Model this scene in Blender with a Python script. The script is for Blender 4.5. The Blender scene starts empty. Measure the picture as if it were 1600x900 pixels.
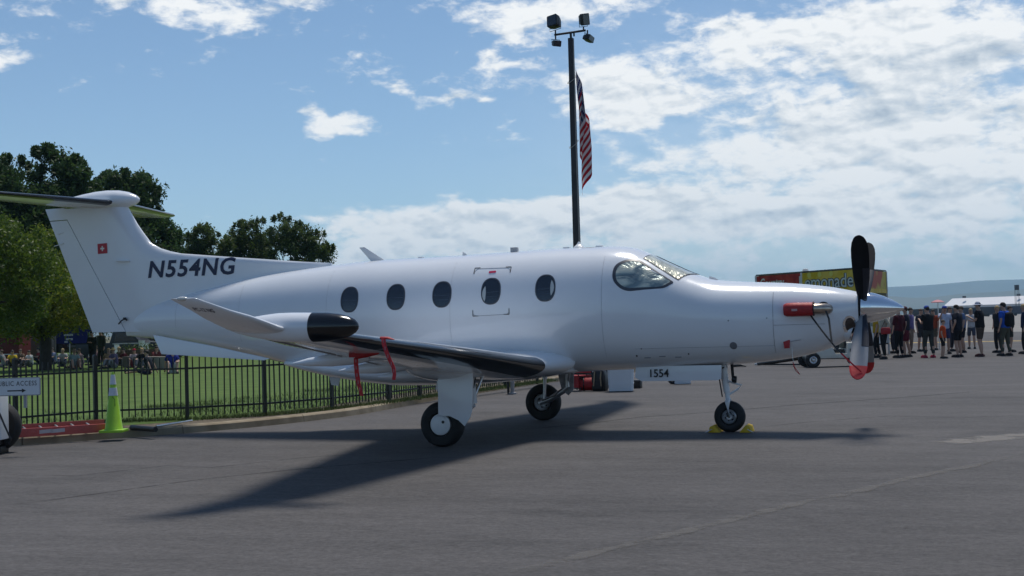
import bpy, bmesh, math, random
import numpy as np
from mathutils import Vector, Matrix, noise
R = math.radians
random.seed(7)
sc = bpy.context.scene

# ------------------------------------------------------------------ camera
# x = along the aircraft towards its nose, y = away from the viewer, z = up
CAM = Vector((3.0639, -18.5616, 1.6049))
FPX = 2036.8                       # focal length in pixels of a 1600 px wide frame
YAW, PIT, ROL = -0.3261, 0.0282, -0.0278
_r = Vector((math.cos(YAW), -math.sin(YAW), 0)); _f = Vector((math.sin(YAW), math.cos(YAW), 0))
_u = Vector((0, 0, 1))
_f2 = _f*math.cos(PIT) + _u*math.sin(PIT); _u2 = _u*math.cos(PIT) - _f*math.sin(PIT)
_r3 = _r*math.cos(ROL) + _u2*math.sin(ROL); _u3 = _u2*math.cos(ROL) - _r*math.sin(ROL)
cd = bpy.data.cameras.new('camera'); cam = bpy.data.objects.new('camera', cd)
sc.collection.objects.link(cam)
M = Matrix.Identity(4)
for i in range(3):
    M[i][0], M[i][1], M[i][2], M[i][3] = _r3[i], _u3[i], -_f2[i], CAM[i]
cam.matrix_world = M
cd.sensor_width = 36; cd.lens = 36*FPX/1600; cd.clip_start = .1; cd.clip_end = 60000
sc.camera = cam

# ------------------------------------------------------------------ light
SUN_EL, SUN_AZ = R(70), R(2)
w = bpy.data.worlds.new('World'); sc.world = w; w.use_nodes = True
wt = w.node_tree; wt.nodes.clear()
class S:
    """tiny arithmetic wrapper for shader sockets"""
    def __init__(s, t, v): s.t = t; s.v = v
    def op(s, o, *a, clamp=False):
        n = s.t.nodes.new('ShaderNodeMath'); n.operation = o; n.use_clamp = clamp
        for i, q in enumerate((s,)+a):
            q = q.v if isinstance(q, S) else q
            if isinstance(q, (int, float)): n.inputs[i].default_value = q
            else: s.t.links.new(q, n.inputs[i])
        return S(s.t, n.outputs[0])
    def __add__(s, o): return s.op('ADD', o)
    def __sub__(s, o): return s.op('SUBTRACT', o)
    def __mul__(s, o): return s.op('MULTIPLY', o)
    def __truediv__(s, o): return s.op('DIVIDE', o)
def smooth(s, a, b):
    n = s.t.nodes.new('ShaderNodeMapRange'); n.interpolation_type = 'SMOOTHSTEP'
    s.t.links.new(s.v, n.inputs[0]); n.inputs[1].default_value = a; n.inputs[2].default_value = b
    return S(s.t, n.outputs[0])
def make_sky():
    t = wt; N = t.nodes.new; L = t.links.new
    sky = N('ShaderNodeTexSky'); sky.sky_type = 'NISHITA'; sky.sun_disc = False
    sky.sun_elevation = SUN_EL; sky.sun_rotation = SUN_AZ
    sky.altitude = 1500; sky.air_density = 1.0; sky.dust_density = .35; sky.ozone_density = 1.2
    tc = N('ShaderNodeTexCoord'); D = tc.outputs['Generated']
    sx = N('ShaderNodeSeparateXYZ'); L(D, sx.inputs[0])
    X, Y, Z = (S(t, sx.outputs[i]) for i in range(3))
    # azimuth measured from the axis of the view, elevation: radians
    ca, sa = math.cos(YAW), math.sin(YAW)
    rx = X*ca + Y*(-sa); fy = X*sa + Y*ca
    az = rx.op('ARCTAN2', fy); el = Z.op('ARCSINE')
    # slow warp keeps every patch ragged
    mp = N('ShaderNodeMapping'); mp.inputs['Scale'].default_value = (1, 1, 1.9); L(D, mp.inputs[0])
    wn = N('ShaderNodeTexNoise'); wn.inputs['Scale'].default_value = 14; wn.inputs['Detail'].default_value = 4; L(mp.outputs[0], wn.inputs[0])
    sw = N('ShaderNodeSeparateColor'); L(wn.outputs['Color'], sw.inputs[0])
    azw = az + (S(t, sw.outputs[0])-.5)*.085
    elw = el + (S(t, sw.outputs[1])-.5)*.04
    blobs = [ # px, py, rx, ry, amplitude
        (95,6,85,24,.58),(205,38,28,20,.48),(300,18,85,28,.58),(395,52,40,20,.55),(455,12,34,14,.38),(462,50,14,8,.28),
        (20,122,46,16,.56),(0,136,30,12,.5),(695,143,50,17,.58),(760,160,16,7,.42),(632,133,14,10,.42),(715,92,10,5,.35),
        (525,183,64,13,.60),(508,208,38,10,.5),(592,210,20,10,.36),(400,155,42,5,.2),(354,208,7,9,.18),(540,100,9,5,.2),
        (530,348,66,20,.50),(1030,318,46,24,.3),(820,345,60,26,.3),(700,350,50,22,.25),(1190,328,60,22,.3),(1350,338,60,24,.3),(640,374,60,14,.3),(700,362,130,40,.62),(850,350,130,36,.60),(1010,328,110,36,.60),(1180,345,170,46,.52),(600,385,130,20,.5),(1450,360,170,60,.40),(720,405,260,22,.30),
        (850,15,160,26,.46),(800,60,70,18,.40),(805,97,36,10,.48),(995,182,36,14,.55),(950,135,90,34,.50),(1010,200,40,8,.4),(1040,155,80,26,.34),
        (1130,55,60,38,.38),(1250,60,150,20,.30),(1330,150,270,100,.43),(1500,90,170,60,.42),(1250,250,230,60,.32),(1500,270,180,80,.44),
        (985,70,95,14,-.25),(1190,20,120,12,-.30),(1060,100,70,14,-.15),(840,250,70,60,-.15),(1030,215,60,22,-.2),(1180,300,190,14,-.14),(760,285,130,26,-.2),(1050,285,120,14,-.22),(1300,305,200,12,-.18),(1200,395,200,10,-.16),
        (250,250,300,120,-.3),(640,260,160,60,-.2)]
    cov = None
    for px, py, bx, by, a in blobs:
        a0 = (px-800)/FPX; e0 = (507.5-.0279*(px-800)-py)/FPX
        g = ((azw-a0)/(bx*1.05/FPX)).op('POWER', 2) + ((elw-e0)/(by*1.1/FPX)).op('POWER', 2)
        g = (g*-1).op('EXPONENT')*a
        cov = g if cov is None else cov+g
    # beyond the picture: general broken cloud
    far = smooth(az.op('ABSOLUTE'), .42, .7).op('MAXIMUM', smooth(el, .27, .5))
    gn = N('ShaderNodeTexNoise'); gn.inputs['Scale'].default_value = 3.2; gn.inputs['Detail'].default_value = 2; L(mp.outputs[0], gn.inputs[0])
    cov = cov + far*((S(t, gn.outputs[0])-.47)*1.0-.05 - smooth(az.op('ABSOLUTE'), 1.0, 1.8)*.30)
    def fbm(off, det=9, rg=.62, scl=15):
        m2 = N('ShaderNodeMapping'); m2.inputs['Location'].default_value = off; m2.inputs['Scale'].default_value = (1, 1, 2.1); L(D, m2.inputs[0])
        n = N('ShaderNodeTexNoise'); n.inputs['Scale'].default_value = scl; n.inputs['Detail'].default_value = det; n.inputs['Roughness'].default_value = rg; n.inputs['Distortion'].default_value = .25
        L(m2.outputs[0], n.inputs[0]); return S(t, n.outputs[0])
    n0 = fbm((0, 0, 0))*.55 + fbm((3, 1, 2), 7, .6, 46)*.45; na = fbm((0, 0, 0), 5, .5, 15)*.6 + fbm((3, 1, 2), 5, .55, 46)*.4; n1 = fbm((.004, 0, .020), 5, .5, 15)*.6 + fbm((3.003, 1, 2.008), 5, .55, 46)*.4
    d0 = (n0-.5)*2.9 + cov
    dens = smooth(d0, .05, .56)
    # thin veil to the right, near the brightest part of the sky
    veil = smooth(azw, -.1, .28)*smooth(elw, .30, .05)*.30
    dens = dens + (dens*-1+1)*veil
    # light from above: undersides and cores go grey
    thick = smooth(d0, .35, .95)
    lit = ((na-n1)*3.3 + .86 - thick*.10)
    dk = None
    for px, py, bx, by, a in [(1500,120,130,24,.42),(1360,175,120,26,.36),(1180,185,70,20,.18),(1240,215,80,14,.2),(1560,190,90,30,.25),(1500,310,140,24,.15),(1180,335,70,12,.2)]:
        a0 = (px-800)/FPX; e0 = (507.5-.0279*(px-800)-py)/FPX
        g = ((azw-a0)/(bx/FPX)).op('POWER', 2) + ((elw-e0)/(by/FPX)).op('POWER', 2)
        g = (g*-1).op('EXPONENT')*a
        dk = g if dk is None else dk+g
    lit = (lit-dk).op('MINIMUM', 1.0).op('MAXIMUM', 0.0)
    cr = N('ShaderNodeValToRGB'); L(lit.v, cr.inputs[0])
    K = 11.2
    cr.color_ramp.elements[0].position = .0; cr.color_ramp.elements[0].color = (.36, .44, .54, 1)
    cr.color_ramp.elements[1].position = .85; cr.color_ramp.elements[1].color = (.95, .955, .95, 1)
    e = cr.color_ramp.elements.new(.4); e.color = (.62, .675, .73, 1)
    vm = N('ShaderNodeVectorMath'); vm.operation = 'SCALE'; vm.inputs['Scale'].default_value = K; L(cr.outputs[0], vm.inputs[0])
    # blue of the clear sky
    tint = N('ShaderNodeVectorMath'); tint.operation = 'MULTIPLY'; tint.inputs[1].default_value = (1.02, 1.10, 1.13); L(sky.outputs[0], tint.inputs[0])
    mx = N('ShaderNodeMix'); mx.data_type = 'RGBA'; L(dens.op('MINIMUM', 1.0).v, mx.inputs[0]); L(tint.outputs[0], mx.inputs[6]); L(vm.outputs[0], mx.inputs[7])
    bg = N('ShaderNodeBackground'); bg.inputs[1].default_value = .09; L(mx.outputs[2], bg.inputs[0])
    out = N('ShaderNodeOutputWorld'); L(bg.outputs[0], out.inputs[0])
    return tint
make_sky()
w.cycles.sampling_method = 'MANUAL'; w.cycles.sample_map_resolution = 512
sd = bpy.data.lights.new('sun', 'SUN'); sd.energy = 3.1; sd.angle = R(15.0); sd.color = (1, .95, .87)
sun = bpy.data.objects.new('sun', sd); sc.collection.objects.link(sun)
sdir = Vector((math.sin(SUN_AZ)*math.cos(SUN_EL), math.cos(SUN_AZ)*math.cos(SUN_EL), math.sin(SUN_EL)))
sun.rotation_euler = (-sdir).to_track_quat('-Z', 'Y').to_euler(); sun.location = (0, 0, 30)
sc.view_settings.view_transform = 'Standard'; sc.view_settings.look = 'None'
sc.view_settings.exposure = 0.12; sc.view_settings.gamma = 1; sc.view_settings.use_curve_mapping = False
sc.cycles.volume_bounces = 1; sc.cycles.transparent_max_bounces = 12

# ------------------------------------------------------------------ helpers
COL = sc.collection
def ray(px, py): return _f2 + _r3*((px-800)/FPX) - _u3*((py-450)/FPX)
def gp(px, py, z=0.0):
    d = ray(px, py); k = (z-CAM.z)/d.z; return CAM + d*k
def pd(px, D, z=0.0):
    """ground point seen in column px at distance D"""
    p = CAM + ray(px, 507.5-.0279*(px-800))*D; return Vector((p.x, p.y, z))
def tag(o, label, cat, group=None, kind=None):
    if label: o['label'] = label
    if cat: o['category'] = cat
    if group: o['group'] = group
    if kind: o['kind'] = kind
    return o
def thing(name, label, cat, loc=(0, 0, 0), rz=0, group=None):
    o = bpy.data.objects.new(name, None); COL.objects.link(o); o.empty_display_size = .2
    o.location = loc; o.rotation_euler = (0, 0, rz); return tag(o, label, cat, group)
def copy_tree(o, parent=None):
    c = o.copy(); COL.objects.link(c)
    if parent: c.parent = parent
    for ch in o.children: copy_tree(ch, c)
    return c

class MB:
    def __init__(s): s.v = []; s.f = []
    def add(s, vs, fs):
        k = len(s.v); s.v += [tuple(v) for v in vs]; s.f += [tuple(i+k for i in f) for f in fs]; return s
    def box(s, c, size, rot=None, taper=1.0):
        x, y, z = (a/2 for a in size); vs = []
        for dz in (-1, 1):
            q = taper if dz > 0 else 1
            for dx, dy in ((-1, -1), (1, -1), (1, 1), (-1, 1)): vs.append(Vector((dx*x*q, dy*y*q, dz*z)))
        if rot is not None: vs = [rot @ v for v in vs]
        vs = [v+Vector(c) for v in vs]
        return s.add(vs, [(3, 2, 1, 0), (4, 5, 6, 7), (0, 1, 5, 4), (1, 2, 6, 5), (2, 3, 7, 6), (3, 0, 4, 7)])
    def loft(s, rings, caps=True, closed=True):
        n = len(rings[0]); vs = [p for r in rings for p in r]; fs = []
        for i in range(len(rings)-1):
            for j in range(n if closed else n-1):
                a = i*n+j; b = i*n+(j+1) % n; fs.append((a, b, b+n, a+n))
        if caps and closed:
            fs.append(tuple(range(n-1, -1, -1))); fs.append(tuple(range((len(rings)-1)*n, len(rings)*n)))
        return s.add(vs, fs)
    def tube(s, pts, rad, n=8, flat=1.0, caps=True):
        pts = [Vector(p) for p in pts]
        if not isinstance(rad, (list, tuple)): rad = [rad]*len(pts)
        rings = []; up = Vector((0, 0, 1))
        for i, p in enumerate(pts):
            d = (pts[min(i+1, len(pts)-1)]-pts[max(i-1, 0)]).normalized()
            a = d.cross(up)
            if a.length < .05: a = d.cross(Vector((0, 1, 0)))
            a.normalize(); b = a.cross(d).normalized()
            rings.append([p + (a*math.cos(t)+b*math.sin(t)*flat)*rad[i] for t in (2*math.pi*k/n for k in range(n))])
        return s.loft(rings, caps)
    def disc(s, c, axis, r, n=24, r2=None, h=.0, c2=None):
        axis = Vector(axis).normalized(); a = axis.orthogonal().normalized(); b = axis.cross(a)
        c = Vector(c); r2 = r if r2 is None else r2
        rg = lambda cc, rr: [cc+(a*math.cos(t)+b*math.sin(t))*rr for t in (2*math.pi*k/n for k in range(n))]
        return s.loft([rg(c, r), rg(c+axis*h, r2)])
    def lathe(s, c, axis, prof, n=32):
        """prof: (distance along the axis, radius)"""
        axis = Vector(axis).normalized(); a = axis.orthogonal().normalized(); b = axis.cross(a); c = Vector(c)
        rings = [[c+axis*h+(a*math.cos(t)+b*math.sin(t))*max(r, 1e-4) for t in (2*math.pi*k/n for k in range(n))] for h, r in prof]
        return s.loft(rings, True)
    def ball(s, c, r, n=12, m=8, rot=None):
        if isinstance(r, (int, float)): r = (r, r, r)
        c = Vector(c); rings = []
        for i in range(m+1):
            ph = math.pi*i/m; rr = max(math.sin(ph), .02)
            ring = [Vector((r[0]*rr*math.cos(2*math.pi*k/n), r[1]*rr*math.sin(2*math.pi*k/n), -r[2]*math.cos(ph))) for k in range(n)]
            if rot is not None: ring = [rot @ q for q in ring]
            rings.append([q+c for q in ring])
        return s.loft(rings)
    def prism(s, poly, vec):
        poly = [Vector(p) for p in poly]; n = len(poly); v = Vector(vec)
        return s.add(poly+[p+v for p in poly], [tuple(range(n-1, -1, -1)), tuple(range(n, 2*n))]+[(i, (i+1) % n, (i+1) % n+n, i+n) for i in range(n)])
    def mesh(s, name, smooth=None):
        me = bpy.data.meshes.new(name); me.from_pydata(s.v, [], s.f); me.update()
        bm = bmesh.new(); bm.from_mesh(me); bmesh.ops.recalc_face_normals(bm, faces=bm.faces)
        if smooth is not None:
            for f in bm.faces: f.smooth = True
            for e in bm.edges:
                if len(e.link_faces) == 2 and e.calc_face_angle(0) > R(smooth): e.smooth = False
        bm.to_mesh(me); bm.free(); return me
    def build(s, name, m, parent=None, smooth=None, bevel=0, loc=None):
        me = s.mesh(name, smooth)
        if bevel:
            bm = bmesh.new(); bm.from_mesh(me)
            bmesh.ops.bevel(bm, geom=[e for e in bm.edges if len(e.link_faces) == 2 and e.calc_face_angle(0) > R(30)], offset=bevel, segments=2, profile=.7, affect='EDGES')
            for f in bm.faces: f.smooth = True
            for e in bm.edges:
                if len(e.link_faces) == 2 and e.calc_face_angle(0) > R(50): e.smooth = False
            bm.to_mesh(me); bm.free()
        return link(name, me, m, parent, loc)
def link(name, me, m, parent=None, loc=None):
    o = bpy.data.objects.new(name, me); COL.objects.link(o)
    if m is not None: me.materials.clear(); me.materials.append(m)
    if parent: o.parent = parent
    if loc: o.location = loc
    return o

def mat(name, col, rough=.6, metal=0, coat=0, noise_=None, bump=None, spec=.5, emit=None, rvar=0):
    """noise_ = (scale, amount) brightness variation, bump = (scale, strength, distance)"""
    m = bpy.data.materials.new(name); m.use_nodes = True; t = m.node_tree; b = t.nodes['Principled BSDF']
    c = tuple(col)+(1,) if len(col) == 3 else col
    b.inputs['Base Color'].default_value = c; b.inputs['Roughness'].default_value = rough
    b.inputs['Metallic'].default_value = metal; b.inputs['Coat Weight'].default_value = coat; b.inputs['Coat Roughness'].default_value = .06
    b.inputs['Specular IOR Level'].default_value = spec
    tc = t.nodes.new('ShaderNodeTexCoord')
    if noise_:
        n = t.nodes.new('ShaderNodeTexNoise'); n.inputs['Scale'].default_value = noise_[0]; n.inputs['Detail'].default_value = 6
        t.links.new(tc.outputs['Object'], n.inputs[0])
        r = t.nodes.new('ShaderNodeMapRange'); r.inputs[1].default_value = .25; r.inputs[2].default_value = .75
        r.inputs[3].default_value = 1-noise_[1]; r.inputs[4].default_value = 1+noise_[1]; t.links.new(n.outputs[0], r.inputs[0])
        v = t.nodes.new('ShaderNodeVectorMath'); v.operation = 'SCALE'; v.inputs[0].default_value = c[:3]
        t.links.new(r.outputs[0], v.inputs['Scale']); t.links.new(v.outputs[0], b.inputs['Base Color'])
        if rvar:
            r2 = t.nodes.new('ShaderNodeMapRange'); r2.inputs[1].default_value = .3; r2.inputs[2].default_value = .7
            r2.inputs[3].default_value = rough-rvar; r2.inputs[4].default_value = rough+rvar
            t.links.new(n.outputs[0], r2.inputs[0]); t.links.new(r2.outputs[0], b.inputs['Roughness'])
    if bump:
        n = t.nodes.new('ShaderNodeTexNoise'); n.inputs['Scale'].default_value = bump[0]; n.inputs['Detail'].default_value = 4
        t.links.new(tc.outputs['Object'], n.inputs[0])
        u = t.nodes.new('ShaderNodeBump'); u.inputs['Strength'].default_value = bump[1]; u.inputs['Distance'].default_value = bump[2]
        t.links.new(n.outputs[0], u.inputs['Height']); t.links.new(u.outputs[0], b.inputs['Normal'])
    if emit: b.inputs['Emission Color'].default_value = c; b.inputs['Emission Strength'].default_value = emit
    return m
_mc = {}
def cloth(col, rough=.85):
    k = tuple(round(c, 3) for c in col)
    if k not in _mc: _mc[k] = mat('cloth', col, rough, noise_=(9, .25), bump=(30, .3, .01), spec=.2)
    return _mc[k]

WHITE = mat('aircraft white paint', (.75, .77, .80), .20, coat=.6, noise_=(1.7, .025), rvar=.05)
WHITE2 = mat('white painted metal', (.72, .73, .74), .4, noise_=(4, .06), coat=.15)
BOOT = mat('black rubber de-ice boot', (.006, .006, .007), .16, noise_=(5, .2), coat=.25)
RUBBER = mat('tyre rubber', (.012, .012, .013), .72, noise_=(20, .25), bump=(60, .3, .004))
NAVY = mat('navy lettering', (.010, .016, .055), .35)
BLACK = mat('black paint', (.010, .010, .011), .45, noise_=(8, .2))
DARK = mat('dark cavity', (.02, .02, .022), .8)
SEAM = mat('panel gap sealant', (.36, .37, .39), .6)
CHROME = mat('polished spinner metal', (.80, .81, .83), .07, metal=1, noise_=(3, .03))
STEEL = mat('brushed strut steel', (.55, .56, .58), .3, metal=.9, noise_=(14, .15))
EXH = mat('heat tinted exhaust steel', (.42, .36, .30), .28, metal=1, noise_=(10, .3))
RED = mat('red vinyl cover', (.36, .012, .016), .55, noise_=(14, .25), bump=(12, .5, .02))
REDT = mat('red warning streamer', (.50, .022, .03), .7, noise_=(25, .25), bump=(40, .4, .006))
SIGNW = mat('white lettering', (.75, .75, .75), .6)
GLASS = mat('dark cabin glass', (.008, .012, .022), .05, coat=1, noise_=(4, .4))
BLADE = mat('dark grey propeller paint', (.014, .015, .018), .8, noise_=(10, .15), spec=.12)

# ------------------------------------------------------------------ setting: ground
def tarmac_mat():
    m = bpy.data.materials.new('worn asphalt'); m.use_nodes = True; t = m.node_tree; N = t.nodes.new; L = t.links.new
    b = t.nodes['Principled BSDF']; tc = N('ShaderNodeTexCoord'); P = tc.outputs['Object']
    def nz(scale, det, sx=1, sy=1, rough=.5, rot=0):
        mp = N('ShaderNodeMapping'); mp.inputs['Scale'].default_value = (sx, sy, 1); mp.inputs['Rotation'].default_value = (0, 0, rot); L(P, mp.inputs[0])
        n = N('ShaderNodeTexNoise'); n.inputs['Scale'].default_value = scale; n.inputs['Detail'].default_value = det; n.inputs['Roughness'].default_value = rough
        L(mp.outputs[0], n.inputs[0]); return S(t, n.outputs[0])
    big = nz(.22, 5, .55, 1.3, .55, R(-18)); mid = nz(1.1, 5, .5, 1.5, .6, R(-12)); fine = nz(20, 6, 1, 1, .85); fine2 = nz(5, 4, 1, 1.6, .7, R(-15))
    v = (big-.5)*.9 + (mid-.5)*.8 + (fine-.5)*2.3 + (fine2-.5)*.9 + 1.0
    st = smooth(nz(.42, 3, 1, 1, .5), .56, .72)*.20        # darker worn stains
    v = (v-st).op('MAXIMUM', .45)
    # pale worn streak running to the right, tyre scuffs
    s = N('ShaderNodeVectorMath'); s.operation = 'SCALE'; s.inputs[0].default_value = (.080, .0745, .0735); L(v.v, s.inputs['Scale'])
    L(s.outputs[0], b.inputs['Base Color'])
    b.inputs['Roughness'].default_value = .86; b.inputs['Specular IOR Level'].default_value = .35
    bp = N('ShaderNodeBump'); bp.inputs['Strength'].default_value = .5; bp.inputs['Distance'].default_value = .012; L(fine.v, bp.inputs['Height']); L(bp.outputs[0], b.inputs['Normal'])
    return m
def patch_mat(name, col, col2, scale, lo=.35, hi=.65, rough=.85):
    m = bpy.data.materials.new(name); m.use_nodes = True; t = m.node_tree; N = t.nodes.new; L = t.links.new
    b = t.nodes['Principled BSDF']; tc = N('ShaderNodeTexCoord')
    n = N('ShaderNodeTexNoise'); n.inputs['Scale'].default_value = scale; n.inputs['Detail'].default_value = 7; L(tc.outputs['Object'], n.inputs[0])
    r = N('ShaderNodeValToRGB'); L(n.outputs[0], r.inputs[0])
    r.color_ramp.elements[0].position = lo; r.color_ramp.elements[0].color = tuple(col)+(1,)
    r.color_ramp.elements[1].position = hi; r.color_ramp.elements[1].color = tuple(col2)+(1,)
    L(r.outputs[0], b.inputs['Base Color']); b.inputs['Roughness'].default_value = rough; b.inputs['Specular IOR Level'].default_value = .2
    return m
def worn_mat(name, col, cover, scale):
    """thin worn paint or dust: the asphalt shows through the gaps"""
    m = bpy.data.materials.new(name); m.use_nodes = True; t = m.node_tree; N = t.nodes.new; L = t.links.new
    b = t.nodes['Principled BSDF']; b.inputs['Base Color'].default_value = tuple(col)+(1,); b.inputs['Roughness'].default_value = .85
    tc = N('ShaderNodeTexCoord'); n = N('ShaderNodeTexNoise'); n.inputs['Scale'].default_value = scale; n.inputs['Detail'].default_value = 6; n.inputs['Roughness'].default_value = .7
    L(tc.outputs['Object'], n.inputs[0])
    uv = N('ShaderNodeUVMap'); sp = N('ShaderNodeSeparateXYZ'); L(uv.outputs[0], sp.inputs[0])
    y = S(t, sp.outputs[1]); edge = (y*(y*-1+1)*4).op('MINIMUM', 1)
    x = S(t, sp.outputs[0]); endf = smooth((x*(x*-1+1)*4), 0, .5)
    a = smooth(S(t, n.outputs[0]) + edge*.35 - .35, .62-cover*.5, .80-cover*.5)*endf*cover
    L(a.op('MINIMUM', 1).v, b.inputs['Alpha']); return m
TARMAC = tarmac_mat()
GRASS = patch_mat('lawn grass', (.055, .100, .014), (.092, .145, .026), 1.3, .3, .7)
CONC = patch_mat('concrete apron', (.20, .185, .17), (.26, .245, .225), .25)
KERB = patch_mat('kerb concrete', (.20, .16, .11), (.30, .25, .18), 3.0)
DIRT = patch_mat('gravel and dirt', (.07, .055, .04), (.17, .14, .10), 14)
PRAIRIE = patch_mat('dry prairie', (.10, .095, .05), (.17, .15, .09), .004)
HILL = patch_mat('hill scrub', (.06, .065, .045), (.12, .11, .075), .0012)

def sheet(name, pts, z, m, sub=0):
    b = MB(); b.add([(p[0], p[1], z) for p in pts], [tuple(range(len(pts)))])
    o = b.build(name, m); o['kind'] = 'structure'; return o
# one ground to the horizon
mb = MB(); n = 64; rr = [0, 30, 120, 500, 2000, 7000, 11500]
vs = [(0, 0, -.03)]; fs = []
for r in rr[1:]: vs += [(r*math.cos(2*math.pi*k/n), r*math.sin(2*math.pi*k/n), -.03) for k in range(n)]
for k in range(n): fs.append((0, 1+k, 1+(k+1) % n))
for i in range(len(rr)-2):
    for k in range(n): fs.append((1+i*n+k, 1+(i+1)*n+k, 1+(i+1)*n+(k+1) % n, 1+i*n+(k+1) % n))
mb.add(vs, fs); o = mb.build('ground', PRAIRIE); o['kind'] = 'structure'
sheet('concrete_apron', [(-120, 60), (400, -60), (900, 520), (60, 900), (-60, 500)], -.012, CONC)
far0, far1 = gp(1100, 519.5), gp(1700, 518)
sheet('tarmac', [(-260, -120), (300, -120), (far1.x+120, far1.y-25), (far1.x, far1.y), (far0.x, far0.y), (-60, 120), (-260, 120)], 0, TARMAC)

# kerb line (front foot of the kerb), from behind the sign trailer round to the far side of the plane
KP = [gp(*p) for p in ((-260, 712), (-120, 703), (34, 696), (169, 686), (338, 673), (440, 663), (540, 651), (600, 641), (690, 623.5), (744, 615), (825, 603), (870, 596.5), (905, 592))]
def spline(P, n):
    out = []
    for i in range(len(P)-1):
        p0, p1, p2, p3 = P[max(i-1, 0)], P[i], P[i+1], P[min(i+2, len(P)-1)]
        for k in range(n):
            t = k/n; out.append(.5*((2*p1)+(-p0+p2)*t+(2*p0-5*p1+4*p2-p3)*t*t+(-p0+3*p1-3*p2+p3)*t**3))
    return out+[P[-1]]
KL = spline(KP, 6)
KL += [KL[-1]+(KL[-1]-KL[-2]).normalized()*k for k in (6, 20, 60)]
def offs(L_, d, z):
    out = []
    for i, p in enumerate(L_):
        t = (L_[min(i+1, len(L_)-1)]-L_[max(i-1, 0)]).normalized(); nn = Vector((-t.y, t.x, 0))
        q = p+nn*d; q.z = z; out.append(q)
    return out
rings = []
prof = [(0, -.02), (.02, .10), (.05, .125), (.20, .13), (.24, .12), (.24, -.02)]
for i in range(len(KL)):
    rings.append([offs(KL, d, z)[i] for d, z in prof])
kroot = thing('kerb', 'pale worn concrete kerb curving along the edge of the tarmac below the fence', 'kerb', KL[0])
# one kerb stone between two joints at a time
acc = 0; start = 0
for i in range(1, len(rings)):
    acc += (KL[i]-KL[i-1]).length
    if acc > 2.4 or i == len(rings)-1:
        seg = [[Vector(q)-KL[0] for q in r] for r in rings[start:i+1]]
        seg[0] = [q + (seg[1][j]-q).normalized()*.012 for j, q in enumerate(seg[0])]
        b = MB(); b.loft(seg); b.build('kerb_stone', KERB, kroot, smooth=40); start = i; acc = 0
def strip(name, d0, d1, z0, z1, m, Lx=None):
    A = offs(Lx or KL, d0, z0); B = offs(Lx or KL, d1, z1); b = MB(); n = len(A)
    b.add(A+B, [(i, i+1, n+i+1, n+i) for i in range(n-1)]); o = b.build(name, m); o['kind'] = 'structure'; return o
strip('gravel_strip', .24, 1.15, .10, .115, DIRT)
# the lawn behind
A = offs(KL, 1.1, .118); lawn = MB(); far = []
for p in A: far.append(Vector((p.x-190*.9, p.y+190*.8, .118)))
lawn.add(A+far, [(i, i+1, len(A)+i+1, len(A)+i) for i in range(len(A)-1)])
o = lawn.build('lawn', GRASS); o['kind'] = 'structure'

# painted marks and dust on the tarmac
def mark(name, pts, m, z=.004, half=.1):
    b = MB(); n = len(pts); T = []
    for i, p in enumerate(pts):
        t = (pts[min(i+1, n-1)]-pts[max(i-1, 0)]).normalized(); T.append(Vector((-t.y, t.x, 0)))
    b.add([(p.x-q.x*half, p.y-q.y*half, z) for p, q in zip(pts, T)]+[(p.x+q.x*half, p.y+q.y*half, z) for p, q in zip(pts, T)], [(i, i+1, n+i+1, n+i) for i in range(n-1)])
    me = bpy.data.meshes.new(name); me.from_pydata(b.v, [], b.f); uv = me.uv_layers.new()
    for pl in me.polygons:
        for li in pl.loop_indices:
            vi = me.loops[li].vertex_index; uv.data[li].uv = ((vi % n)/(n-1), vi//n)
    o = link(name, me, m); o['kind'] = 'structure'; return o
STREAK = worn_mat('pale dusty seam', (.145, .135, .125), .55, 3.0)
mark('pale_seam', [gp(*p) for p in ((760, 905), (900, 872), (1040, 838), (1180, 804), (1260, 784), (1340, 768), (1420, 748), (1520, 728), (1640, 700))], STREAK, .004, .13)
mark('worn_white_marking', [gp(1468, 693), gp(1540, 686), gp(1640, 678)], worn_mat('worn white paint', (.24, .22, .20), .62, 1.6), .004, .42)
YEL = worn_mat('worn yellow paint', (.55, .38, .12), .85, .4)
a_, b_ = gp(1380, 536.5), gp(1660, 531.5)
mark('yellow_line', [a_+(b_-a_)*t for t in (-1.5, -.5, .25, .5, .75, 1, 2.2)], YEL, .006, .8)
mark('tar_crack', [gp(*p) for p in ((1600, 606), (1400, 622), (1240, 633), (1130, 643), (1000, 652), (900, 664), (800, 673))], worn_mat('old tar seam', (.04, .038, .038), .75, 1.6), .005, .04)
mark('tar_crack', [gp(*p) for p in ((-20, 742), (120, 744), (260, 728), (330, 731), (470, 716), (640, 704))], worn_mat('old tar seam', (.045, .043, .043), .6, 2.0), .0045, .025)
mark('tar_crack', [gp(*p) for p in ((1620, 648), (1500, 653), (1390, 650), (1260, 660), (1180, 668))], worn_mat('old tar seam', (.045, .043, .043), .6, 2.0), .0045, .025)
mark('scuff_line', [gp(*p) for p in ((0, 792), (150, 772), (300, 751), (450, 735), (600, 722), (720, 712))], worn_mat('scuff', (.042, .04, .04), .65, 1.6), .004, .03)

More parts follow.
